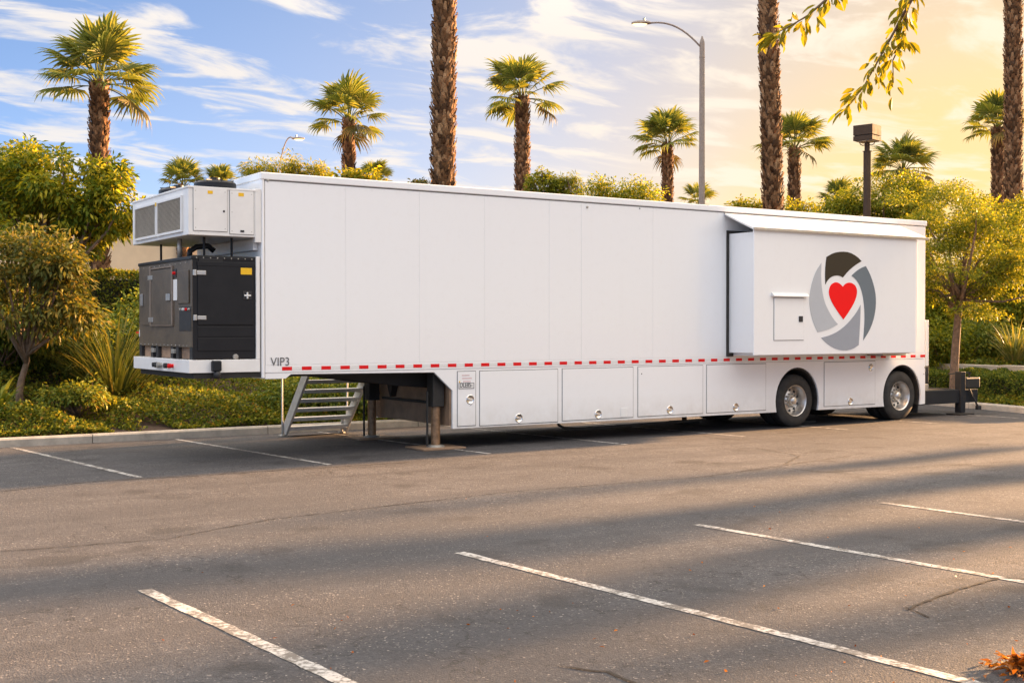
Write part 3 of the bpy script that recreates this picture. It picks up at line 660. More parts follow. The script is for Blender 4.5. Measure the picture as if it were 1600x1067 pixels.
gf(455, 160, 540, 430, 0.001, 0.020, MOTTLED, 'control_hatch', 0.006)
gf(460, 450, 553, 645, 0.001, 0.006, PRINT, 'connector_recess')
gf(413, 236, 443, 405, 0.001, 0.008, WLAB, 'white_label')
gf(88, 636, 146, 690, 0.001, 0.005, WLAB, 'rating_label'); gf(94, 652, 118, 664, 0.005, 0.006, RED, 'rating_print'); gf(94, 668, 138, 684, 0.005, 0.006, GREYP, 'rating_print')
gf(160, 352, 178, 448, 0.012, 0.030, STEEL, 'door_handle'); gf(368, 350, 398, 406, 0.019, 0.035, STEEL, 'door_latch')
for (x0, y0) in ((222, 206), (226, 538)): gf(x0, y0, x0 + 34, y0 + 38, 0.012, 0.03, STEEL, 'hinge')
gf(414, 152, 438, 224, 0.001, 0.008, PRINT, 'switch_plate')
for (x_, y_, mt) in ((428, 188, RED),):
    p = FR(*c2(x_, y_), FXP); MB().lathe([(0.025, 0), (0.02, -0.035), (0, -0.04)], (FXP - 0.008, p[0], p[1]), 'x', 12).build('stop_button', mt, G)
for k, mt in enumerate((GALV, WLAB, RED, GALV)):
    p = FR(*c2(475 + k * 22, 475), FXP); MB().lathe([(0.022, 0), (0.018, -0.025), (0, -0.028)], (FXP - 0.006, max(p[0], 0.08), p[1]), 'x', 14).build('power_socket', mt, G)
mb = MB()
for (y_, n_) in ((725, 15), (112, 11)):
    for k in range(n_):
        p = FR(*c2(95 + k * 455 / n_, y_ - (0 if y_ > 500 else -0) ), FXP); mb.lathe([(0.011, 0), (0, -0.008)], (FXP - 0.001, min(max(p[0], 0.06), 2.45), 1.645 if y_ > 500 else 2.80), 'x', 6)
for k in range(9): mb.lathe([(0.010, 0), (0, -0.008)], (GXF + 0.06 + k * 0.10, NY - 0.0155, 2.86), 'y', 6)
mb.build('screws', GALV, G)['kind'] = 'stuff'
# platform under the generator and its frame
F_ = MB().box(-1.06, -0.03, -0.008, 2.6, 1.27, 1.45).build('nose_platform', WHITE2, T, bevel=0.006)
MB().box(-0.085, -0.03, -0.006, 0.06, 1.452, 2.90).build('frame_post', WHITE2, F_, bevel=0.004)
MB().box(-0.98, 0.0, 0.02, 2.5, 1.19, 1.268).build('platform_subframe', UNDER, F_)
for (px, mt, r_) in ((246, PRINT, .03), (249.5, PRINT, .034), (253, GALV, .034), (264, PRINT, .032), (270.5, RED, .028)):
    p = FR(px, 572, -1.06); MB().lathe([(r_, 0), (r_, -0.03), (r_ * 1.2, -0.035), (r_ * 1.15, -0.075), (0, -0.08)], (-1.06, p[0], 1.355), 'x', 14).build('connector', mt, F_, smooth=True, autosm=40)
u, z = SD(336, 571); MB().box(u - 0.065, u + 0.065, -0.10, -0.009, 1.29, 1.44).build('socket_box', DKGREY, F_, bevel=0.02, seg=3)
MB().lathe([(0.035, 0), (0.055, -0.03), (0.05, -0.08), (0.03, -0.10), (0, -0.10)], (u + 0.01, -0.055, 1.29), 'z', 16).build('plug', PRINT, F_, smooth=True, autosm=50)

# wheels
def wheel(uc, vface, sgn=1, detail=True):
    """vface: outer face plane; sgn 1 faces the camera (-Y)"""
    wt = 0.27; r0 = 0.502
    e = bpy.data.objects.new('wheel', None); COL.objects.link(e); e.parent = T; e.location = (uc, vface, r0)
    if sgn < 0: e.rotation_euler = (0, 0, math.pi)
    t = MB(); t.lathe([(0.290, 0.03), (0.300, 0.008), (0.345, -0.006), (0.40, -0.004), (0.455, 0.014), (0.487, 0.035), (0.499, 0.05), (0.502, 0.08), (0.490, 0.082), (0.490, 0.095), (0.502, 0.097), (0.502, 0.125), (0.490, 0.127), (0.490, 0.14), (0.502, 0.142), (0.502, 0.17), (0.49, 0.172), (0.49, 0.185), (0.502, 0.187), (0.499, 0.22), (0.47, 0.25), (0.40, 0.27), (0.29, 0.25)], (0, 0, 0), 'y', 56, True)
    t.build('tyre', RUBBER, e, smooth=True, autosm=45)
    if not detail: return
    m_ = MB(); m_.lathe([(0.300, 0.012), (0.296, 0.002), (0.285, 0.006), (0.272, 0.03), (0.266, 0.06), (0.255, 0.075), (0.248, 0.15), (0.235, 0.172), (0.175, 0.155), (0.10, 0.13), (0.095, 0.10), (0.0, 0.10)], (0, 0, 0), 'y', 48); m_.build('rim', RIM, e, smooth=True, autosm=50)
    h = MB(); h.lathe([(0.085, 0.12), (0.082, 0.045), (0.06, 0.028), (0.03, 0.02), (0, 0.02)], (0, 0, 0), 'y', 24); h.build('hub', RIM, e, smooth=True, autosm=50)
    h = MB()
    for k in range(10):
        a = 2 * math.pi * k / 10; h.lathe([(0.019, 0.15), (0.019, 0.10), (0.012, 0.09), (0, 0.09)], (0.128 * math.cos(a), 0, 0.128 * math.sin(a)), 'y', 6)
    h.build('wheel_nuts', GALV, e)
    h = MB()
    for k in range(10):
        a = 2 * math.pi * (k + .5) / 10; h.lathe([(0.027, 0.18), (0.027, 0.152), (0, 0.152)], (0.198 * math.cos(a), 0, 0.198 * math.sin(a)), 'y', 12)
    h.build('hand_hole', PRINT, e)
for uc in (W1, W2):
    wheel(uc, 0.045); wheel(uc, 0.36, 1, False); wheel(uc, W_T - 0.045, -1); wheel(uc, W_T - 0.36, -1, False)
    MB().tube([(uc, 0.3, 0.5), (uc, 2.3, 0.5)], 0.065, 12).build('axle', UNDER, T, smooth=True)
MB().box(14.38, 14.41, 0.08, 0.68, 0.13, 0.66).build('mud_flap', RUBBER, T); MB().box(14.38, 14.41, 1.92, 2.52, 0.13, 0.66).build('mud_flap', RUBBER, T)
# landing legs
def leg(u, v, name='landing_leg'):
    g_ = MB().box(u - 0.10, u + 0.10, v - 0.10, v + 0.10, 0.66, 1.2).build(name, UNDER, T, bevel=0.01)
    MB().tube([(u, v, 0.03), (u, v, 0.7)], 0.072, 16).build('inner_tube', RUSTY, g_, smooth=True, autosm=50)
    MB().lathe([(0, 0.06), (0.12, 0.06), (0.15, 0.032), (0.15, 0.026), (0, 0.026)], (u, v, 0), 'z', 20).build('foot_disc', GALV, g_)
    MB().box(u - 0.38, u + 0.38, v - 0.30, v + 0.30, 0.003, 0.03).build('foot_pad', BROWN, g_, bevel=0.004)
    MB().tube([(u - 0.16, v - 0.02, 0.05), (u - 0.16, v - 0.02, 0.9)], 0.018, 8).build('crank_rod', UNDER, g_)
    MB().bar((u + 0.05, v + 0.02, 1.18), (u + 0.13, v + 0.02, 0.75), 0.05).build('brace', UNDER, g_)
    return g_
leg(2.96, 0.22); leg(2.92, 2.34)
for (u_, v_) in ((11.66, 0.75), (9.6, 1.9)):
    g_ = MB().tube([(u_, v_, 0.05), (u_, v_, 0.55)], 0.05, 12).build('stabiliser_jack', RUSTY, T, smooth=True)
    MB().box(u_ - 0.22, u_ + 0.22, v_ - 0.2, v_ + 0.2, 0.003, 0.05).build('jack_pad', UNDER, g_)
# rear hitch frame
HF = MB().box(14.53, 16.75, 0.34, 0.46, 0.26, 0.55).build('rear_hitch_frame', DKGREY, T, bevel=0.01)
MB().box(14.53, 16.75, 1.95, 2.07, 0.26, 0.55).build('hitch_beam', DKGREY, HF, bevel=0.01)
MB().box(16.60, 16.74, 0.47, 1.94, 0.28, 0.53).build('cross_beam', DKGREY, HF, bevel=0.01)
MB().box(14.53, 16.1, 0.47, 1.94, 0.50, 0.54).build('deck_plate', DKGREY, HF)
MB().box(14.54, 15.15, 0.40, 1.9, 0.57, 0.93).build('battery_box', DKGREY, HF, bevel=0.01)
MB().box(14.56, 15.05, 0.32, 0.395, 0.56, 0.70).build('step_plate', GALV, HF, bevel=0.006)
MB().box(16.45, 16.95, 0.42, 0.7, 0.56, 0.80).build('winch_box', PRINT, HF, bevel=0.03)
MB().box(16.11, 16.27, 0.30, 0.46, 0.05, 0.94).build('rear_jack', DKGREY, HF, bevel=0.01)
MB().box(15.95, 16.43, 0.2, 0.56, 0.004, 0.03).build('jack_foot', UNDER, HF)
mb = MB(); mb.bar((16.0, 0.38, 0.9), (15.8, 0.38, 0.9), .03); mb.bar((16.3, 0.38, 0.92), (16.55, 0.38, 0.9), .03); mb.bar((16.5, 0.38, 0.92), (16.5, 0.38, 0.8), .03); mb.build('jack_handle', PRINT, HF)
MB().tube([(16.4, 0.30, 0.56), (16.48, 0.28, 0.4), (16.58, 0.26, 0.25), (16.66, 0.26, 0.14)], 0.022, 8).build('trailing_cable', PRINT, HF)
MB().box(16.60, 16.72, 0.22, 0.30, 0.10, 0.19).build('cable_plug', PRINT, HF, bevel=0.01)
MB().box(14.53, 14.62, -0.01, 0.12, 1.1, 2.05).build('tailgate_edge', WHITE2, T, bevel=0.006); MB().box(14.53, 14.64, 0.0, 0.14, 0.93, 1.09).build('tail_lamp', PRINT, T, bevel=0.006)
hp = [(*[SD(869, 661, 0.4)[0]], 0.4, 0.40)] + [(SD(a, b, 0.4)[0], 0.4, SD(a, b, 0.4)[1]) for a, b in ((873, 664), (882, 668.5), (900, 670), (930, 668.5), (990, 664), (1050, 659.5), (1080, 657), (1100, 655))] + [(8.6 + .2, 0.5, 0.40)]
MB().tube(hp, 0.024, 8).build('drain_hose', RUBBER, T, smooth=True)

# ---------------------------------------------------------------- access stairs behind the nose
ST = empty('access_stairs', (2.35, 3.6, 0), 'aluminium access stairs with open treads behind the trailer nose', 'stairs')
def stl(mb, name, mat, par=ST, **k):
    mb.o = Vector((2.35, 3.6, 0)); mb.v = [tuple(Vector(p) - mb.o) for p in mb.v]; return mb.build(name, mat, par, loc=(0, 0, 0), **k)
sx0, sx1 = 1.86, 3.0
def spt(t): return (3.58 - 1.0 * t, 0.10 + 1.12 * t)
for sx in (sx0, sx1):
    a = spt(-0.02); b = spt(1.12); s_ = stl(MB().bar((sx, a[0], a[1]), (sx, b[0], b[1]), 0.045, 0.19), 'stringer', ALU, bevel=0.006)
    stl(MB().tube([(sx - 0.04, 3.62, 0.02), (sx - 0.04, 3.60, 0.26)], 0.022, 8), 'leg', GALV); stl(MB().lathe([(0, 0.03), (0.06, 0.025), (0.07, 0.004), (0, 0.004)], (sx - 0.04, 3.62, 0), 'z', 12), 'foot', GALV)
stl(MB().tube([(sx0 - 0.05, 3.6, 0.2), (sx0 - 0.06, 3.58, 1.1), (sx0 - 0.02, 2.75, 2.1)], 0.017, 8), 'hand_rail', ALU)
stl(MB().tube([(sx1 + 0.05, 3.6, 0.2), (sx1 + 0.06, 3.58, 1.1), (sx1 + 0.02, 2.75, 2.1)], 0.017, 8), 'hand_rail', ALU)
for k in range(7):
    y_, z_ = spt(0.035 + 0.15 * k); stl(MB().box(sx0 + 0.025, sx1 - 0.025, y_ - 0.12, y_ + 0.12, z_ - 0.035, z_ + 0.025), 'tread', ALU, bevel=0.006)

# ---------------------------------------------------------------- planting
def Hh(x, y): return float(height(x, y))
def base_at(px, depth, py=480):
    p = P(px, py, depth); return float(p[0]), float(p[1]), Hh(p[0], p[1]) - 0.05

# ground cover on the bank
rng = np.random.default_rng(5)
def cover(name, label, n, xr, dmax, dist, size, seed, bare=None, mat=LF_IVY, hmax=0.42):
    rg = np.random.default_rng(seed)
    u = rg.uniform(0, 1, n); d = dmax * u ** 1.5 + 0.03
    if dist == 'n': x = rg.uniform(xr[0], xr[1], n); y = 4.27 + d
    else: y = rg.uniform(xr[0], xr[1], n); x = 17.95 + 0.25 * np.clip(y, -1, 5) + d
    mound = 0.5 + 0.3 * np.sin(x * 1.7 + 2 * np.sin(y * 1.3)) + 0.2 * np.sin(x * 4.1 + y * 3.3)
    mound = np.clip(mound, 0.12, 1) * np.clip(d / 0.5, 0.25, 1)
    keep = np.ones(n, bool)
    if bare is not None:
        for (bx, by, rx, ry) in bare: keep &= (((x - bx) / rx) ** 2 + ((y - by) / ry) ** 2 + 0.35 * np.sin(x * 9 + y * 7)) > rg.uniform(0.55, 1.0, n)
    z = height(x, y) + hmax * mound * np.sqrt(rg.uniform(0, 1, n))
    pos = np.stack([x, y, z], 1)[keep]
    dr = rg.normal(0, 1, (len(pos), 3)) + np.array([0.1, -0.5, 0.35])
    me = leaf_mesh(name, pos, dr, rg.uniform(0.6, 1.3, len(pos)) * size, rg.uniform(0.6, 1.2, len(pos)) * size * 0.75, mat, rg, 0.2, 1.2)
    o = link(name, me); tag(o, label, name.replace('_', ' '), kind='stuff'); return o
bpt = P(248, 652, 20.4)
cover('ground_cover', 'low green and yellow ground cover plants on the bank behind the kerb', 105000, (-8.5, 7.5), 5.5, 'n', 0.066, 11, hmax=0.55, bare=[(float(bpt[0]), float(bpt[1]), 1.05, 0.85)])
cover('bank_ivy', 'sunlit ivy covering the slope above the retaining wall', 42000, (-1.5, 7.0), 7.0, 'e', 0.085, 12, hmax=0.35)
tag(bpy.data.objects['bank_ivy'], cat='ivy')
# the ivy must leave the trimmed hedge strip free: handled by the hedge standing in it

def tree(name, label, cat, base, blobs, nl, lsize, mat, seed, trunk_r=0.11, fork=0.45, lean=(0, 0), group=None, flat=0.75, asp=0.45, droop=0.25, clump=0.34, bark=BARK, nbr=26, spread=1.0):
    """blobs: list of (centre xyz, rx, rz, weight). Leaves sit in clumps through the blobs; limbs run from the trunk to the clumps"""
    rg = np.random.default_rng(seed); e = empty(name, base, label, cat, group); B = np.array(base)
    top = np.average([b[0] for b in blobs], axis=0, weights=[b[3] for b in blobs])
    zmin = min(b[0][2] - b[2] for b in blobs)
    fk = np.array([base[0] + (top[0] - base[0]) * 0.5 + lean[0], base[1] + (top[1] - base[1]) * 0.5 + lean[1], base[2] + (top[2] - base[2]) * fork])
    centres = []; wsum = sum(b[3] for b in blobs)
    for (c, rx, rz, wt) in blobs:
        k = max(4, int(nbr * 2.2 * wt / wsum * 1.6)); v = unit(rg.normal(0, 1, (k, 3))); rad = rg.uniform(0.35, 1.0, k) ** 0.55
        off = v * rad[:, None] * np.array([rx, rx, rz]) * (1 + 0.18 * rg.normal(0, 1, (k, 1)))
        centres.append(np.array(c) + off)
    centres = np.concatenate(centres)
    w_ = rg.uniform(0.4, 1.6, len(centres)); cnt = np.maximum(8, (nl * w_ / w_.sum()).astype(int)); pos = []; dirs = []
    avr = np.mean([b[1] for b in blobs])
    for c, n, ww in zip(centres, cnt, w_):
        rr = clump * avr * (0.7 + 0.4 * ww); o = rg.normal(0, 1, (n, 3)); o = unit(o) * (rg.uniform(0, 1, (n, 1)) ** 0.5); o *= np.array([rr, rr, rr * flat])
        o[:, 2] -= 0.25 * (o[:, 0] ** 2 + o[:, 1] ** 2) / rr
        pos.append(c + o); dd = unit(o) * 0.9 + unit(c - top) * 0.35 + rg.normal(0, 0.45, (n, 3)); dd[:, 2] -= droop; dirs.append(dd)
    pos = np.concatenate(pos); dirs = np.concatenate(dirs); n = len(pos)
    me = leaf_mesh('crown', pos - B, dirs, lsize * rg.uniform(0.6, 1.3, n), lsize * asp * rg.uniform(0.7, 1.3, n), mat, rg, 0.16, 1.0, 0.15)
    cr_ = link('crown', me, e); cr_['kind'] = 'stuff'
    tb = MB(base); pth = []; H_ = fk - B
    for i in range(7):
        t = i / 6; p = B + H_ * t + np.array([math.sin(t * 5 + seed) * 0.04, math.cos(t * 4 + seed) * 0.04, 0]) * (1 if 0 < i < 6 else 0); pth.append(p)
    tb.tube(pth, [trunk_r * (1.25 - 0.12 * i) if i == 0 else trunk_r * (1 - 0.06 * i) for i in range(7)], 10); 
    tb.build('trunk', bark, e, smooth=True, loc=(0, 0, 0))
    lb = MB(base); order = rg.permutation(len(centres))[:nbr]
    for i in order:
        c = centres[i]; mid = fk + (c - fk) * 0.5 + np.array([0, 0, -0.12 * np.linalg.norm(c[:2] - fk[:2])]) + rg.normal(0, 0.06, 3)
        r0 = trunk_r * rg.uniform(0.3, 0.55); st = fk - H_ * rg.uniform(0, 0.22)
        lb.tube([st, st + (mid - st) * 0.5 + rg.normal(0, .03, 3), mid, mid + (c - mid) * .6 + rg.normal(0, .04, 3), c], [r0, r0 * 0.85, r0 * 0.6, r0 * 0.4, r0 * 0.15], 6)
    lb.build('limbs', bark, e, smooth=True, loc=(0, 0, 0))['kind'] = 'stuff'
    return e
def blob(px, py, depth, rpx, rpy, wt=1.0): return (P(px, py, depth), rpx * depth / FPX, rpy * depth / FPX, wt)

D = 27
tree('golden_tree', 'big golden green tree at the left edge of the view above the brown shrub', 'tree', base_at(70, D), [blob(5, 255, D, 75, 55, 1.2), blob(95, 290, D, 75, 60, 1.4), blob(190, 310, D, 50, 55, 1.0), blob(40, 350, D, 80, 45, 1.0), blob(140, 365, D, 60, 40, .6)], 17000, 0.15, LF_GOLDG, 21, 0.16, 0.35, asp=0.42, clump=0.34, droop=0.45)
D = 21.5
tree('olive_shrub', 'small brownish olive leaved tree with a bare pale trunk at far left', 'tree', base_at(30, D), [blob(0, 400, D, 60, 40, 1.0), blob(75, 395, D, 50, 38, 1.0), blob(110, 440, D, 34, 45, .7), blob(25, 465, D, 80, 40, 1.0), blob(90, 495, D, 45, 22, .4)], 7800, 0.13, LF_OLIVE, 22, 0.07, 0.42, asp=0.38, clump=0.5, droop=0.35)
# right hand trees
D = 29.5
tree('feathery_tree', 'feathery golden tree with a slender trunk behind the rear hitch', 'tree', base_at(1492, D), [blob(1490, 330, D, 85, 45, 1.4), blob(1440, 375, D, 60, 40, .9), blob(1545, 385, D, 75, 45, 1.2), blob(1480, 430, D, 85, 40, 1.0), blob(1585, 440, D, 60, 40, .7), blob(1500, 480, D, 80, 20, .5)], 36000, 0.072, LF_FEATH, 23, 0.115, 0.74, asp=0.5, flat=0.42, clump=0.33, droop=0.1, nbr=34)
D = 37
tree('feathery_tree', 'round golden tree behind the box lamp post and trailer roof', 'tree', base_at(1390, D), [blob(1390, 305, D, 70, 40, 1.4), blob(1440, 330, D, 60, 40, 1.0), blob(1320, 325, D, 40, 25, .6), blob(1400, 380, D, 90, 60, 1)], 17000, 0.11, LF_FEATH, 24, 0.14, 0.5, asp=0.5, flat=0.5, clump=0.34, droop=0.1)
D = 36
tree('feathery_tree', 'golden tree under the palm at the right edge of the view', 'tree', base_at(1580, D), [blob(1580, 345, D, 70, 45, 1.3), blob(1640, 370, D, 60, 60, 1), blob(1550, 410, D, 70, 60, 1.1)], 15000, 0.11, LF_GOLD, 25, 0.14, 0.5, asp=0.5, flat=0.5, clump=0.36, droop=0.1)
# tree tops above the trailer roof
def roof_tree(px, py, depth, rx, ry, label, mat, seed, nl=5000, ls=0.16, **k):
    return tree('roadside_tree', label, 'tree', base_at(px, depth), [blob(px - rx * .35, py + ry * .2, depth, rx * .6, ry * .7, 1), blob(px + rx * .35, py + ry * .3, depth, rx * .6, ry * .75, 1), blob(px, py + ry * 1.2, depth, rx * .9, ry, 1)], nl, ls, mat, seed, 0.12, 0.55, **k)
roof_tree(425, 263, 46, 50, 39, 'wispy tree around the distant curved street lamp', LF_GOLD, 31, 4200, 0.24, asp=0.14, droop=0.6)
roof_tree(478, 266, 46, 36, 34, 'yellow wispy tree just right of the distant curved street lamp', LF_GOLD, 32, 3600, 0.22, asp=0.16, droop=0.4)
roof_tree(560, 276, 44, 40, 25, 'golden shrub top at the foot of the second palm from left', LF_GOLD, 33, 2500, 0.2)
roof_tree(852, 281, 48, 30, 34, 'bright green tree top right of the third tall palm trunk', LF_FEATH, 34, 4500, 0.14)
roof_tree(888, 287, 48, 22, 27, 'drooping pale willow like tree top above the trailer roof', LF_FEATH, 35, 2600, 0.26, asp=0.1, droop=1.0)
roof_tree(975, 296, 46, 62, 29, 'olive tree top showing above the middle of the trailer roof', LF_GOLDG, 36, 6500, 0.13)
roof_tree(1175, 321, 46, 40, 16, 'low golden tree top left of the dark tall palm trunk', LF_GOLD, 37, 2500, 0.15)
roof_tree(1250, 326, 46, 45, 27, 'golden tree top at the foot of the palm behind the dark trunk', LF_GOLD, 38, 3000, 0.15)
roof_tree(655, 287, 50, 16, 13, 'small twiggy tree top left of the thick palm trunk', LF_OLIVE, 39, 700, 0.16)

# clipped hedges
def hedge(name, label, a, b, depth_, z0, z1, n, seed, mat=LF_HEDGE, ls=0.075):
    rg = np.random.default_rng(seed); a = np.array(a); b = np.array(b); t = unit(b - a); s_ = np.array([-t[1], t[0]]); L_ = np.linalg.norm(b - a)
    e = empty(name, (a[0], a[1], z0), label, 'hedge')
    core = MB((a[0], a[1], z0)); c0 = a + s_ * 0.12; k = depth_ - 0.24; z1c = z1 - 0.14
    pts = [c0, c0 + t * L_, c0 + t * L_ + s_ * k, c0 + s_ * k]
    core.add([(p[0], p[1], z0) for p in pts] + [(p[0], p[1], z1c) for p in pts], [(0, 1, 2, 3), (4, 5, 6, 7), (0, 1, 5, 4), (1, 2, 6, 5), (2, 3, 7, 6), (3, 0, 4, 7)])
    core.build('branches', LFCORE, e, loc=(0, 0, 0))
    u = rg.uniform(0, L_, n); r_ = rg.uniform(0, 1, n); Hh_ = z1 - z0; per = Hh_ * 2 + depth_; q_ = r_ * per
    v = np.where(q_ < Hh_, 0, np.where(q_ < Hh_ + depth_, q_ - Hh_, depth_)); z = np.where(q_ < Hh_, q_, np.where(q_ < Hh_ + depth_, Hh_, q_ - Hh_ - depth_))
    bmp = 0.05 * np.sin(u * 3.1 + z * 4) + 0.04 * np.sin(u * 7.7 + v * 5)
    dep_ = np.abs(rg.normal(0, 0.055, n)); nv = np.stack([np.zeros(n), np.where(q_ < Hh_, -1, np.where(q_ < Hh_ + depth_, 0, 1)), ((q_ >= Hh_) & (q_ < Hh_ + depth_)) * 1.0], 1)
    v = v + nv[:, 1] * (bmp - dep_); z = z + nv[:, 2] * (bmp - dep_)
    # round the shoulders
    sh = np.clip((z - (Hh_ - 0.18)) / 0.18, 0, 1) ** 2 * 0.12; v = np.where(v < depth_ / 2, v + sh * (v < 0.15), v - sh * (v > depth_ - 0.15))
    pos = np.stack([t[0] * u + s_[0] * v, t[1] * u + s_[1] * v, z], 1)
    nw = np.stack([s_[0] * nv[:, 1], s_[1] * nv[:, 1], nv[:, 2]], 1)
    o = link('foliage', leaf_mesh('foliage', pos, nw * 0.6 + rg.normal(0, 0.7, (n, 3)) + np.array([0, 0, 0.25]), ls * rg.uniform(0.6, 1.3, n), ls * 0.6 * rg.uniform(0.7, 1.2, n), mat, rg, 0.2), e); o['kind'] = 'stuff'
    return e
LFCORE = simple('hedge_twigs', (0.020, 0.022, 0.010), 0.95, var=0.4, nscale=20)
a = P(60, 450, 26.5); b = P(330, 450, 26.5)
dv = unit(np.array([1.0, 0.02])); A0 = np.array([a[0] - 1.0, a[1]])
hz0 = Hh(A0[0] + 2, A0[1]) - 0.1
hedge('clipped_hedge', 'clipped box hedge on top of the bank left of the generator', A0, A0 + np.array([9.0, 0.0]), 1.2, hz0, float(P(170, 424, 26.5)[2]), 26000, 41, mat=LF_IVY, ls=0.09)
# low hedge between the kerb and the retaining wall on the right
k0 = np.array([18.15 + 0.25 * -1.0 + .15, -1.2]); k1 = np.array([18.15 + 0.25 * 4.0 + .15, 4.0])
hedge('clipped_hedge', 'low clipped hedge behind the kerb beside the rear hitch', k1, k0, 1.35, 0.08, 0.80, 26000, 42, ls=0.065)
# retaining wall with coping
rw = empty('retaining_wall', (19.2, -1.2, 0), 'low retaining wall with pale coping behind the hedge at right', 'wall')
wa = Vector((17.95 + 0.25 * -1.0 + 1.72, -1.3, 0)); wb = Vector((17.95 + 0.25 * 4.6 + 1.72, 4.6, 0)); tt = (wb - wa).normalized(); ss = Vector((tt.y, -tt.x, 0))
def wallbox(p, q_, s0, s1, z0, z1, name, mat, bev=0.0):
    mb = MB((19.2, -1.2, 0)); c = [p + ss * s0, q_ + ss * s0, q_ + ss * s1, p + ss * s1]
    mb.add([(v.x, v.y, z0) for v in c] + [(v.x, v.y, z1) for v in c], [(0, 3, 2, 1), (4, 5, 6, 7), (0, 1, 5, 4), (1, 2, 6, 5), (2, 3, 7, 6), (3, 0, 4, 7)]); mb.build(name, mat, rw, bevel=bev, loc=(0, 0, 0))
wallbox(wa, wb, 0.0, 0.25, -0.1, 0.80, 'wall', CONC)
nseg = 5; L_ = (wb - wa).length
for k in range(nseg):
    dz = random.Random(k).uniform(-0.012, 0.012); wallbox(wa + tt * (L_ * k / nseg + 0.008), wa + tt * (L_ * (k + 1) / nseg - 0.008), -0.05, 0.30, 0.803 + dz, 0.95 + dz, 'coping_stone', COPE, 0.012)

# strap leaved plants
def flax(name, label, base, n, ln, wd, seed, mat=LF_FLAX, arch=0.6, group=None, spread=0.5):
    rg = np.random.default_rng(seed); V = []; Q = []; K = 6
    for i in range(n):
        az = rg.uniform(0, 2 * math.pi); el = rg.uniform(0.75, 1.5); L_ = ln * rg.uniform(0.55, 1.1); w0 = wd * rg.uniform(0.7, 1.2)
        h = np.array([math.cos(az), math.sin(az), 0]); sd = np.array([-h[1], h[0], 0]); p = h * rg.uniform(0, 0.12) * spread * 2; pr = []; dr = el; a_ = arch * rg.uniform(0.5, 1.6)
        for k in range(K + 1):
            t = k / K; wk = w0 * (0.55 + 0.9 * t * (1 - t) * 1.6) * (1 - t ** 3) + 0.002; pr.append((p - sd * wk / 2, p + sd * wk / 2)); dr -= a_ * (t ** 1.3) / K * 3.2
            p = p + (h * math.cos(dr) + np.array([0, 0, 1]) * math.sin(dr)) * L_ / K
        b = len(V)
        for l_, r_ in pr: V += [l_, r_]
        for k in range(K): Q.append((b + 2 * k, b + 2 * k + 1, b + 2 * k + 3, b + 2 * k + 2))
    o = link(name, np_mesh(name, V, Q, mat), None, base); tag(o, label, 'plant', group); return o
flax('flax_plant', 'large strappy flax clump beside the generator nose', base_at(180, 22.4), 420, 2.05, 0.030, 51, LF_FLAXG, arch=0.7)
flax('flax_plant', 'smaller strappy flax clump left of the generator below the hedge', base_at(140, 23.0), 160, 1.5, 0.028, 52, LF_FLAXG, arch=0.8)
flax('broad_leaf_plant', 'broad green strap leaved plant at the left edge of the view', base_at(-6, 20.6), 34, 0.95, 0.10, 53, LF_HEDGE, arch=0.9)
flax('flax_plant', 'pale yellow flax clump on the bank at right above the wall', base_at(1585, 31.5), 170, 1.35, 0.04, 54, arch=0.8)
flax('flax_plant', 'yellow flax clump half hidden by the feathery tree trunk', base_at(1535, 33.5), 120, 1.2, 0.04, 55, arch=0.8)
flax('flax_plant', 'yellow flax clump just right of the trailer rear corner', base_at(1462, 33), 120, 1.3, 0.04, 56, arch=0.8)
# shrubs on the bank
def shrub(label, px, py, depth, rx, ry, mat, seed, nl, ls=0.1, asp=0.5):
    b = base_at(px, depth)
    return tree('shrub', label, 'shrub', b, [blob(px, py, depth, rx, ry, 1), blob(px + rx * .5, py + ry * .4, depth, rx * .7, ry * .8, .8), blob(px - rx * .5, py + ry * .4, depth, rx * .7, ry * .8, .8)], nl, ls, mat, seed, 0.04, 0.3, asp=asp, clump=0.45)
shrub('dark green shrub under the brown leaved tree at left', 110, 520, 23.5, 80, 38, LF_HEDGE, 61, 7000, 0.10)
shrub('leafy shrub behind the flax clump under the hedge', 240, 500, 24.5, 70, 40, LF_HEDGE, 62, 6000, 0.10)
shrub('green shrub at the left edge behind the strap leaved plant', -10, 540, 23, 60, 40, LF_HEDGE, 63, 5000, 0.10)
shrub('leafy green shrub behind the access stairs', 470, 615, 23.2, 60, 22, LF_HEDGE, 64, 6500, 0.085)
shrub('leafy green shrub behind the landing legs', 590, 612, 23.8, 70, 22, LF_HEDGE, 65, 6500, 0.085)
shrub('ivy covered shrub right of the trailer rear above the wall', 1470, 530, 32.5, 45, 34, LF_FEATH, 66, 6000, 0.1)
shrub('dense green shrub in the middle of the right bank', 1545, 520, 33, 45, 30, LF_HEDGE, 67, 6000, 0.1)
shrub('golden shrub filling the gap under the feathery tree crown', 1520, 455, 36, 110, 45, LF_GOLD, 68, 12000, 0.12)
shrub('golden shrub between trailer rear and feathery tree', 1440, 470, 36, 60, 50, LF_FEATH, 69, 8000, 0.12)
shrub('golden shrub at the right edge below the palm', 1620, 460, 35, 60, 50, LF_GOLD, 70, 8000, 0.12)

shrub('dark leafy shrub at the far left edge under the brown leaved tree', 0, 500, 22.5, 60, 40, LF_HEDGE, 72, 5000, 0.11)
shrub('yellowish low shrub just below the flax clump', 120, 612, 21.0, 40, 12, LF_IVY, 73, 2200, 0.08)

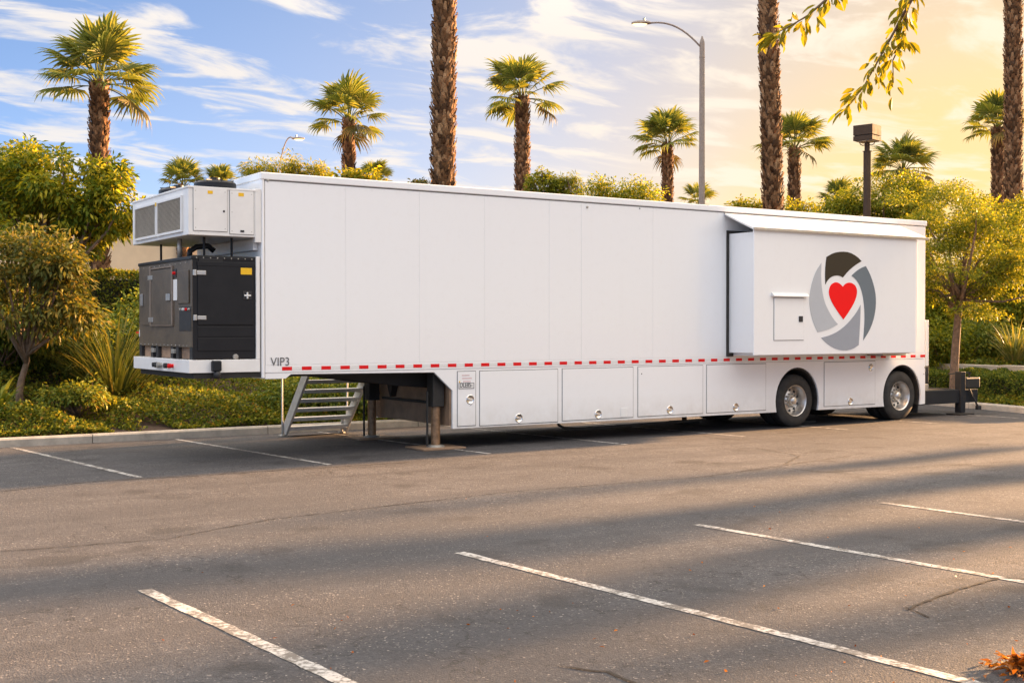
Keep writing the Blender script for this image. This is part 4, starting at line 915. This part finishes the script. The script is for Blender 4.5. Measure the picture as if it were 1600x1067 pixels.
# ---------------------------------------------------------------- palms
def frond_mesh(seed, mat, droop=0.35, ragged=0.3):
    rg = np.random.default_rng(seed); V = []; Q = []
    pl = 0.95; n = 24; Rb = 0.96
    # petiole: a flattened three sided stalk
    st = 5; pr = []
    for k in range(st + 1):
        t = k / st; w_ = 0.055 * (1 - 0.55 * t); x_ = pl * t; z_ = 0.06 * math.sin(t * 3.14)
        b = len(V); V += [(x_, -w_ / 2, z_), (x_, w_ / 2, z_), (x_, 0, z_ - 0.03)]
        if k: 
            for j in range(3): Q.append((b - 3 + j, b - 3 + (j + 1) % 3, b + (j + 1) % 3, b + j))
    hub = np.array([pl, 0, 0]); sp = math.radians(108)
    for i in range(n):
        th = -sp + 2 * sp * (i + 0.5) / n; hw = sp / n; L_ = Rb * (1.0 - 0.30 * (abs(th) / sp) ** 2) * rg.uniform(0.88, 1.08)
        fold = 0.16 * abs(th) / sp
        def pt(r, a, lift=0.0):
            dr = droop * (r / Rb) ** 2.4 * (0.6 + 0.8 * abs(th) / sp)
            return hub + np.array([r * math.cos(a), r * math.sin(a), fold * r * 0.9 - dr * 0.9 + lift])
        rj = 0.62 * L_; b = len(V); tipa = th + rg.normal(0, 0.05); dz = rg.uniform(0, ragged)
        V += [pt(0.04, th - hw), pt(0.04, th + hw), pt(rj, th - hw), pt(rj, th, -0.035), pt(rj, th + hw), pt(0.85 * L_, tipa - hw * 0.45) - np.array([0, 0, dz * .3]), pt(0.85 * L_, tipa + hw * 0.45) - np.array([0, 0, dz * .3]), pt(L_, tipa) - np.array([0, 0, dz])]
        Q += [(b, b + 2, b + 3, b + 3), (b, b + 3, b + 1, b + 1), (b + 1, b + 3, b + 4, b + 4), (b + 2, b + 5, b + 3, b + 3), (b + 3, b + 5, b + 6, b + 6), (b + 3, b + 6, b + 4, b + 4), (b + 5, b + 7, b + 6, b + 6)]
    me = bpy.data.meshes.new('frond'); fs = [tuple(dict.fromkeys(q_)) for q_ in Q]; me.from_pydata([tuple(v) for v in V], [], fs); me.update(); me.materials.append(mat); return me
FM = [frond_mesh(900 + i, LF_PALM, 0.20 + 0.09 * i) for i in range(4)]
FMD = [frond_mesh(950 + i, LF_PALMD, 0.55 + 0.1 * i, 0.35) for i in range(2)]

def palm_trunk(mb, core, base, top, r0, r1, seed, boot=0.13, rows=None, bulge=()):
    rg = np.random.default_rng(seed); base = np.array(base); top = np.array(top); H_ = np.linalg.norm(top - base); ax = (top - base) / H_; n = 14
    def rad(t):
        r = r0 + (r1 - r0) * t
        for (bt, bs, ba) in bulge: r += ba * math.exp(-((t * H_ - bt) / bs) ** 2)
        return r * (1 + 0.03 * math.sin(t * 40 + seed))
    K = max(12, int(H_ / 0.5)); core.tube([base + ax * H_ * k / K for k in range(K + 1)], [rad(k / K) * 0.90 for k in range(K + 1)], n)
    z = 0.2; row = 0; bw = boot
    while z < H_ - 0.05:
        t = z / H_; r = rad(t); m_ = max(6, int(2 * math.pi * r / (bw * 0.85)))
        for k in range(m_):
            a = 2 * math.pi * (k + 0.5 * (row % 2)) / m_ + rg.normal(0, 0.12); h = np.array([math.cos(a), math.sin(a), 0]); s_ = np.array([-h[1], h[0], 0]); ww = bw * rg.uniform(0.7, 1.25); hh = bw * rg.uniform(0.8, 1.5); out = rg.uniform(0.03, 0.10) * (bw / 0.17)
            c = base + ax * (z + rg.normal(0, 0.02)); tw = rg.normal(0, 0.25)
            s_ = s_ * math.cos(tw) + np.array([0, 0, 1]) * math.sin(tw)
            p0 = c + h * r * 0.90 - s_ * ww / 2; p1 = c + h * r * 0.90 + s_ * ww / 2; p2 = c + h * (r + out) + np.array([0, 0, hh]) + s_ * ww * 0.22; p3 = c + h * (r + out) + np.array([0, 0, hh]) - s_ * ww * 0.22; p4 = c + h * (r + out * 0.55) + np.array([0, 0, hh * 0.4]); q4 = c + h * r * 0.85 + np.array([0, 0, hh * 0.8])
            b = len(mb.v); mb.v += [tuple(Vector(p) - mb.o) for p in (p0, p1, p2, p3, p4, q4)]; mb.f += [(b, b + 1, b + 4), (b + 1, b + 2, b + 4), (b + 2, b + 3, b + 4), (b + 3, b, b + 4), (b + 2, b + 5, b + 3)]
        z += bw * 0.62; row += 1
PB = PBARK
def mat_boots():
    t = NT('palm_leaf_bases'); g = t.n('ShaderNodeNewGeometry')
    c = t.ramp(g.outputs['Random Per Island'], [(0.0, (0.075, 0.040, 0.020)), (0.4, (0.20, 0.105, 0.048)), (0.75, (0.33, 0.185, 0.09)), (1.0, (0.48, 0.30, 0.16))])
    c = t.mix(t.ramp(t.noise(22, 4, 0.7), [(0.35, 0.6), (0.6, 0.0)]), c, (0.05, 0.028, 0.015))
    return t.set(Base_Color=c, Roughness=0.9, Specular_IOR_Level=0.2)
BOOTS = mat_boots()
def palm(px, py_c, depth, label, crown_px, trunk_px, seed, px_base=None, nf=31, group='palms along the skyline', lo=-0.28, bulge=(), hi=1.5):
    top = P(px, py_c, depth); bx_ = px if px_base is None else px_base; bp = P(bx_, 480, depth); base = (float(bp[0]), float(bp[1]), Hh(bp[0], bp[1]) - 0.1)
    e = empty('palm_tree', base, label, 'palm', group)
    r = trunk_px * depth / FPX / 2; mb = MB(base); core = MB(base); palm_trunk(mb, core, base, np.array(top) - np.array([0, 0, 0.12]), r * 1.0, r * 0.92, seed, boot=0.17 if depth < 33 else 0.19, bulge=bulge)
    core.build('trunk', PB, e, loc=(0, 0, 0), smooth=True); ob = link('leaf_bases', bpy.data.meshes.new('leaf_bases'), e); ob.data.from_pydata(mb.v, [], mb.f); ob.data.materials.append(BOOTS); ob['kind'] = 'stuff'
    rg = np.random.default_rng(seed); s0 = crown_px * depth / FPX / 2 / 1.72; nf = int(nf * rg.uniform(0.78, 1.08)); lo = lo + rg.uniform(-0.2, 0.22)
    for i in range(nf):
        t = i / (nf - 1); az = i * 2.39996 + rg.normal(0, 0.25); el = hi - (hi - lo) * t ** 1.15 + rg.normal(0, 0.14)
        me = (FMD[i % 2] if (t > 0.95 and el < -0.2) else FM[int(rg.integers(0, 4))])
        o = link('frond', me, e, tuple(np.array(top) - np.array(base) + np.array([0.10 * math.cos(az), 0.10 * math.sin(az), -0.22 + 0.22 * (1 - t)]) * s0))
        s_ = s0 * rg.uniform(0.86, 1.1); o.scale = (s_, s_, s_); o.rotation_euler = (rg.normal(0, 0.22), -el, az)
    return e
palm(155, 125, 39, 'big palm standing above the golden tree at left', 180, 28, 101)
palm(545, 184, 55, 'palm with a full crown left of the thick bare trunk', 125, 19, 102)
palm(816, 148, 55, 'tall palm right of the thick bare trunk', 128, 22, 103)
palm(1043, 222, 66, 'small palm just left of the tall curved street lamp', 104, 17, 104)
palm(1241, 228, 62, 'palm standing behind the dark bare trunk', 110, 18, 105)
palm(1411, 262, 64, 'palm crown rising over the tree beside the box lamp', 100, 20, 106)
palm(1559, 196, 66, 'palm near the right edge left of the last bare trunk', 100, 18, 107)
palm(588, 282, 58, 'low palm crown just right of the second palm trunk', 60, 14, 108, nf=24)
palm(287, 288, 50, 'low palm crown behind the fan on top of the nose', 78, 16, 109, nf=26, lo=-0.2)
palm(345, 290, 50, 'low palm crown between the nose unit and trailer front corner', 64, 14, 110, nf=24, lo=-0.2)
palm(1090, 318, 60, 'low palm crown at the foot of the curved street lamp', 70, 14, 111, nf=24, lo=-0.3)
palm(1310, 318, 58, 'low palm crown left of the box lamp post', 74, 16, 112, nf=26, lo=-0.3)
palm(696, -150, 32, 'thick shaggy palm trunk rising out of view above the trailer nose', 250, 35, 113, px_base=690, nf=20, group='tall palms with crowns out of view', bulge=((10.3, 0.35, 0.09),))
palm(1196, -150, 41, 'dark tall palm trunk rising out of view left of the slide out', 190, 29, 114, px_base=1212, nf=20, group='tall palms with crowns out of view')
palm(1583, -140, 50, 'tall palm trunk at the right edge of the view', 150, 25, 115, px_base=1583, nf=20, group='tall palms with crowns out of view')

# ---------------------------------------------------------------- lamps
GLASS = NT('lamp_lens'); GLASS.set(Base_Color=(0.95, 0.85, 0.6), Roughness=0.3, Emission_Color=(1.0, 0.80, 0.42), Emission_Strength=0.35); GLASS = GLASS.m
def cobra(px, py_top, depth, px_head, py_head, label, rpole, seed):
    tp = P(px, py_top, depth); hp_ = P(px_head, py_head, depth); b = (float(tp[0]), float(tp[1]), Hh(tp[0], tp[1]) - 0.05); B = np.array(b)
    e = empty('street_lamp', b, label, 'street lamp'); t = tp - B; hd = hp_ - B
    mb = MB(); mb.lathe([(rpole * 1.35, 0), (rpole * 1.0, t[2] - 0.15), (rpole * 0.98, t[2] - 0.1), (rpole * 0.7, t[2] - 0.02), (rpole * 0.25, t[2] + 0.1), (0, t[2] + 0.12)], (0, 0, 0), 'z', 14); mb.build('pole', CPOLE, e, smooth=True, autosm=40)
    ring = MB(); ring.lathe([(rpole * 1.03, t[2] - 0.62), (rpole * 1.1, t[2] - 0.6), (rpole * 1.1, t[2] - 0.55), (rpole * 1.03, t[2] - 0.53)], (0, 0, 0), 'z', 14); ring.build('collar', CPOLE, e)
    a0 = np.array([0, 0, t[2] - 0.30]); dirh = unit((hd - a0) * np.array([1, 1, 0])); span = np.linalg.norm((hd - a0)[:2]); zr = hd[2] - a0[2]; pts = []
    for k in range(12):
        s_ = k / 11; pts.append(a0 + dirh * span * s_ + np.array([0, 0, zr * (1 - (1 - s_) ** 2.2) + 0.10 * zr * math.sin(math.pi * s_)]))
    mb = MB(); mb.tube(pts, [rpole * 0.36] * 12, 8); mb.build('arm', CPOLE, e, smooth=True)
    # lamp head: flattened teardrop shell plus lens
    fwd = Vector(dirh); sd = Vector((-fwd.y, fwd.x, 0)); hl = 0.62; V = []; F = []; n = 14; K = 9
    c0 = Vector(hd)
    for k in range(K):
        s_ = k / (K - 1); wv = 0.17 * (math.sin(math.pi * min(1, 0.12 + s_ * 0.80)) ** 0.6) ; 
        for j in range(n):
            a = 2 * math.pi * j / n; zz = math.sin(a) * wv * (0.55 if math.sin(a) > 0 else 0.22); V.append(c0 + fwd * (hl * (s_ - 0.15)) + sd * math.cos(a) * wv + Vector((0, 0, zz)))
    for k in range(K - 1):
        for j in range(n): F.append((k * n + j, k * n + (j + 1) % n, (k + 1) * n + (j + 1) % n, (k + 1) * n + j))
    F += [tuple(range(n)), tuple(range((K - 1) * n, K * n))]
    hd_ = MB().add(V, F).build('lamp_head', CPOLE, e, smooth=True, autosm=60)
    V = []; F = []; c1 = c0 + fwd * hl * 0.42 + Vector((0, 0, -0.03))
    for j in range(16):
        a = 2 * math.pi * j / 16; V.append(c1 + fwd * math.cos(a) * 0.25 + sd * math.sin(a) * 0.14)
    for j in range(16):
        a = 2 * math.pi * j / 16; V.append(c1 + fwd * math.cos(a) * 0.15 + sd * math.sin(a) * 0.08 + Vector((0, 0, -0.055)))
    F = [(j, (j + 1) % 16, 16 + (j + 1) % 16, 16 + j) for j in range(16)] + [tuple(range(16, 32)), tuple(range(16))]
    MB().add(V, F).build('lens', GLASS, hd_, smooth=True, autosm=60)
    MB().lathe([(0.045, 0.08), (0.045, 0.17), (0, 0.175)], tuple(c0 + fwd * 0.12), 'z', 10).build('photocell', GALV, hd_)
cobra(1097, 62, 40, 1012, 37, 'tall concrete street lamp with a curved arm above the trailer roof', 0.085, 1)
cobra(431, 285, 60, 459, 217, 'small distant street lamp with a curved arm above the nose', 0.09, 2)
tp = P(1355, 224, 34); bz = Hh(tp[0], tp[1]) - 0.05; be = np.array([tp[0], tp[1], bz]); BL = empty('box_lamp', tuple(be), 'brown box lamp on a square post behind the slide out', 'street lamp')
hz_ = float(tp[2]) - bz; MB().box(-0.075, 0.075, -0.075, 0.075, 0, hz_ - 0.22).build('pole', BRONZE, BL, bevel=0.01); MB().box(-0.09, 0.09, -0.09, 0.09, hz_ - 0.235, hz_ - 0.215).build('collar', BRONZE, BL)
MB().box(-0.055, 0.055, -0.055, 0.055, hz_ - 0.215, hz_ + 0.02).build('neck', BRONZE, BL, bevel=0.01)
zb = float(P(1355, 221, 34)[2]) - bz; zt = float(P(1355, 197, 34)[2]) - bz; zm = zb + (zt - zb) * 0.30; rot = 0.26
def rbox(hw, z0, z1, name, mat, par):
    mb = MB(); c = [(hw * math.cos(rot + k * math.pi / 2 + .785) * 1.414, hw * math.sin(rot + k * math.pi / 2 + .785) * 1.414) for k in range(4)]
    mb.add([(x_, y_, z0) for x_, y_ in c] + [(x_, y_, z1) for x_, y_ in c], [(0, 3, 2, 1), (4, 5, 6, 7)] + [(k, (k + 1) % 4, (k + 1) % 4 + 4, k + 4) for k in range(4)]); return mb.build(name, mat, par, bevel=0.008)
hb = rbox(0.285, zm + 0.02, zt, 'lamp_box', BRONZE, BL); rbox(0.26, zm, zm + 0.02, 'shadow_gap', PRINT, BL); rbox(0.285, zb, zm, 'lamp_rim', BRONZE, BL); rbox(0.24, zb - 0.02, zb - 0.002, 'lens', LOUV, BL)
for k in range(4):
    a = rot + k * math.pi / 2 + 0.4; q_ = [(0.06 * math.cos(a), 0.06 * math.sin(a), hz_ - 0.05)] + [(r_ * math.cos(a), r_ * math.sin(a), hz_ + z_) for r_, z_ in ((0.12, -0.06), (0.18, -0.03), (0.21, 0.04), (0.215, zb - hz_ + 0.0))]
    MB().tube(q_, 0.014, 6).build('bracket_arm', BRONZE, BL)

# ---------------------------------------------------------------- house behind the bank
p = P(60, 420, 47); hb_ = (float(p[0]), float(p[1]), Hh(p[0], p[1]) - 0.2)
HB = empty('house', hb_, 'cream stucco building glimpsed behind the golden tree', 'building')
zt = float(P(60, 330, 47)[2]) - hb_[2]
MB().box(-9, 6.6, 0, 7, 0, zt).build('wall', STUCCO, HB); 
MB().prism([(-0.5, zt - 0.02), (7.5, zt - 0.02), (7.5, zt + 0.15), (3.5, zt + 0.5), (-0.5, zt + 0.15)], lambda q_, a: (a, q_[0], q_[1]), -9.4, 7.0).build('roof', BROWN, HB)
for x_ in (-7.6, -5.2):
    f_ = MB().box(x_, x_ + 1.2, -0.06, -0.002, 1.2, 2.5).build('window', WHITE2, HB, bevel=0.01); MB().box(x_ + 0.08, x_ + 1.12, -0.075, -0.061, 1.28, 2.42).build('pane', PRINT, f_)

# ---------------------------------------------------------------- tree beside the camera whose branches hang into view
tb_ = CC + CR * 5.2 + CF0 * 5.6; nb = (float(tb_[0]), float(tb_[1]), 0.0)
NTREE = empty('overhanging_tree', nb, 'tree at right whose golden leafed branches hang into the top of the view', 'tree')
mb = MB(nb); mb.tube([(nb[0], nb[1], -0.1), (nb[0] - .05, nb[1] + .05, 1.2), (nb[0] - 0.12, nb[1] + 0.12, 2.6), (nb[0] - 0.3, nb[1] + 0.2, 3.9)], [0.17, 0.14, 0.12, 0.09], 12); mb.build('trunk', BARK, NTREE, smooth=True, loc=(0, 0, 0))
leafm = []
for i in range(3):
    L_, w_ = 0.070, 0.027; V = [(0, 0, 0), (L_ * .25, w_ * .38, .004), (L_ * .55, w_ * .5, .006 - .003 * i), (L_ * .82, w_ * .28, -.004), (L_, 0, -.014), (L_ * .82, -w_ * .28, -.004), (L_ * .55, -w_ * .5, .006 - .003 * i), (L_ * .25, -w_ * .38, .004), (L_ * .25, 0, -.003), (L_ * .55, 0, -.005), (L_ * .82, 0, -.010)]
    F = [(0, 1, 8), (1, 2, 9, 8), (2, 3, 10, 9), (3, 4, 10), (10, 4, 5), (9, 10, 5, 6), (8, 9, 6, 7), (0, 8, 7)]
    me = bpy.data.meshes.new('leaf'); me.from_pydata(V, [], F); me.update(); me.materials.append(LF_BRANCH); leafm.append(me)
def hang(pxpts, depth0, seed, per, fork_pt, end=0.0, clus=True):
    rr = random.Random(seed); pts = [Vector(P(a, b, depth0 + c)) for a, b, c in pxpts]; st = Vector(fork_pt)
    mid = st.lerp(pts[0], 0.5) + Vector((0, 0, 0.35)); path = [st, mid, *pts]
    # resample
    sm = []
    for i in range(len(path) - 1):
        for k in range(6): sm.append(path[i].lerp(path[i + 1], k / 6))
    sm.append(path[-1])
    n = len(sm); mb = MB(nb); mb.tube(sm, [0.016 * (1 - i / (n - 1)) ** 1.6 + 0.0022 for i in range(n)], 6); br = mb.build('branch', BARK, NTREE, smooth=True, loc=(0, 0, 0))
    for i in range(9, n):
        base = sm[i]; t = (sm[i] - sm[i - 1]).normalized()
        for k in range(per):
            ax = Vector((rr.gauss(0, 1), rr.gauss(0, 1), rr.gauss(-0.55, 0.6))); ax = (ax.normalized() * 0.85 + t * 0.75).normalized()
            o = link('leaf', leafm[rr.randrange(3)], NTREE); tw = rr.uniform(0.0, 0.07); pos = base + t * rr.uniform(-0.03, 0.03) + ax * tw - Vector(nb)
            o.location = pos; o.rotation_euler = ax.to_track_quat('X', 'Z').to_euler(); o.rotation_euler.rotate_axis('X', rr.uniform(-1.4, 1.4)); s_ = rr.uniform(0.65, 1.2); o.scale = (s_, s_, s_)
fkp = (nb[0] - 0.3, nb[1] + 0.2, 3.9)
hang([(1330, -60, 0), (1300, -8, 0), (1262, 25, 0), (1228, 45, 0), (1203, 56, 0.02)], 5.6, 7, 3, fkp)
hang([(1440, -60, 0), (1424, 0, 0), (1400, 45, 0.1), (1375, 90, 0.12), (1350, 135, 0.15), (1326, 166, 0.15)], 5.6, 8, 3, fkp)
hang([(1415, -40, .3), (1416, 20, 0.3), (1412, 60, 0.3), (1395, 95, 0.35), (1396, 130, 0.4)], 5.4, 9, 2, fkp)
# out of view canopy of that tree
rg = np.random.default_rng(77); nl = 5000; c_ = np.array([nb[0] - 0.2, nb[1] - 0.4, 5.3]); o_ = unit(rg.normal(0, 1, (nl, 3))) * rg.uniform(0.3, 1, (nl, 1)) ** .6 * np.array([1.9, 1.7, 0.9]); cl = np.round(o_ * 2.2) / 2.2; o_ = cl + (o_ - cl) * 0.75
cr_ = link('crown', leaf_mesh('crown', c_ + o_ - np.array(nb), rg.normal(0, 1, (nl, 3)) - np.array([0, 0, .4]), 0.12, 0.05, LF_BRANCH, rg), NTREE); cr_['kind'] = 'stuff'
mb = MB(nb)
for k in range(8): mb.tube([fkp, tuple(np.array(fkp) * .5 + (c_ + o_[k * 40]) * .5 + np.array([0, 0, -.2])), tuple(c_ + o_[k * 40])], [0.05, 0.035, 0.01], 6)
mb.build('limbs', BARK, NTREE, smooth=True, loc=(0, 0, 0))['kind'] = 'stuff'

# dry leaf litter at the lower right
gx_, gy_ = GP(1592, 1052); rg = np.random.default_rng(88); nl = 260
rr_ = np.abs(rg.normal(0, 0.12, nl)); an = rg.uniform(0, 6.28, nl); pos = np.stack([rr_ * np.cos(an) * 1.2 + 0.06, rr_ * np.sin(an), 0.012 + 0.06 * np.exp(-(rr_ / 0.18) ** 2) * rg.uniform(0.2, 1, nl)], 1)
dl = rg.normal(0, 1, (nl, 3)); dl[:, 2] *= 0.25
o = link('dry_leaf_pile', leaf_mesh('dry_leaf_pile', pos, dl, rg.uniform(0.05, 0.11, nl), rg.uniform(0.015, 0.035, nl), LF_DRY, rg, 0.4), None, (gx_, gy_, 0)); tag(o, 'small heap of dry orange leaves at the lower right corner', 'leaves', kind='stuff')
rg = np.random.default_rng(89); nl = 90; xs = rg.uniform(-4.5, 3.5, nl); ys = -12.6 + np.abs(rg.normal(0, 2.6, nl)); dl = rg.normal(0, 1, (nl, 3)); dl[:, 2] *= 0.12
o = link('fallen_leaves', leaf_mesh('fallen_leaves', np.stack([xs, ys, np.full(nl, 0.010)], 1), dl, rg.uniform(0.015, 0.04, nl), rg.uniform(0.008, 0.018, nl), LF_DRY, rg, 0.3)); tag(o, 'scattered tiny dry leaves on the foreground asphalt', 'leaves', kind='stuff')

# ---------------------------------------------------------------- street trees beyond the right edge of the view; they throw the long shadows
def street(x_, y_, z0_, z1_, r_, label, seed, nl=3000):
    n_ = max(3, int((z1_ - z0_) / (r_ * 1.3))); bl = []
    for k in range(n_):
        t = (k + 0.5) / n_; bl.append(((x_ + 0.1 * math.sin(k * 2.1 + seed), y_ + 0.75 * r_ * math.sin(k * 1.9 + seed), z0_ + (z1_ - z0_) * t), r_ * (1.1 - 0.5 * abs(t - 0.4)) * (0.55 + 0.6 * abs(math.sin(k * 2.3 + seed))), r_, 0.35 + abs(math.sin(k * 2.3 + seed))))
    tree('street_tree', label, 'tree', (x_, y_, Hh(x_, y_) - 0.05), bl, nl, 0.16, LF_GOLD, seed, 0.09, 0.75, group='street trees beyond the right edge', asp=0.5, clump=0.6)
street(22.0, -9.1, 3.2, 6.4, 0.50, 'slender street tree out of view at right beside the thin one', 201, 3400)
street(23.5, -6.6, 3.0, 7.0, 0.55, 'slender street tree out of view at right in the middle of the row', 202, 4600)
street(27.0, -4.4, 3.6, 6.2, 0.30, 'thin young street tree out of view nearest the rear hitch', 203, 420)
street(22.6, -10.6, 3.9, 5.6, 0.34, 'thin street tree out of view at right behind the slender one', 204, 600)
street(24.5, -12.4, 4.4, 7.0, 0.6, 'slender street tree out of view farthest from the rear hitch', 205, 2200)
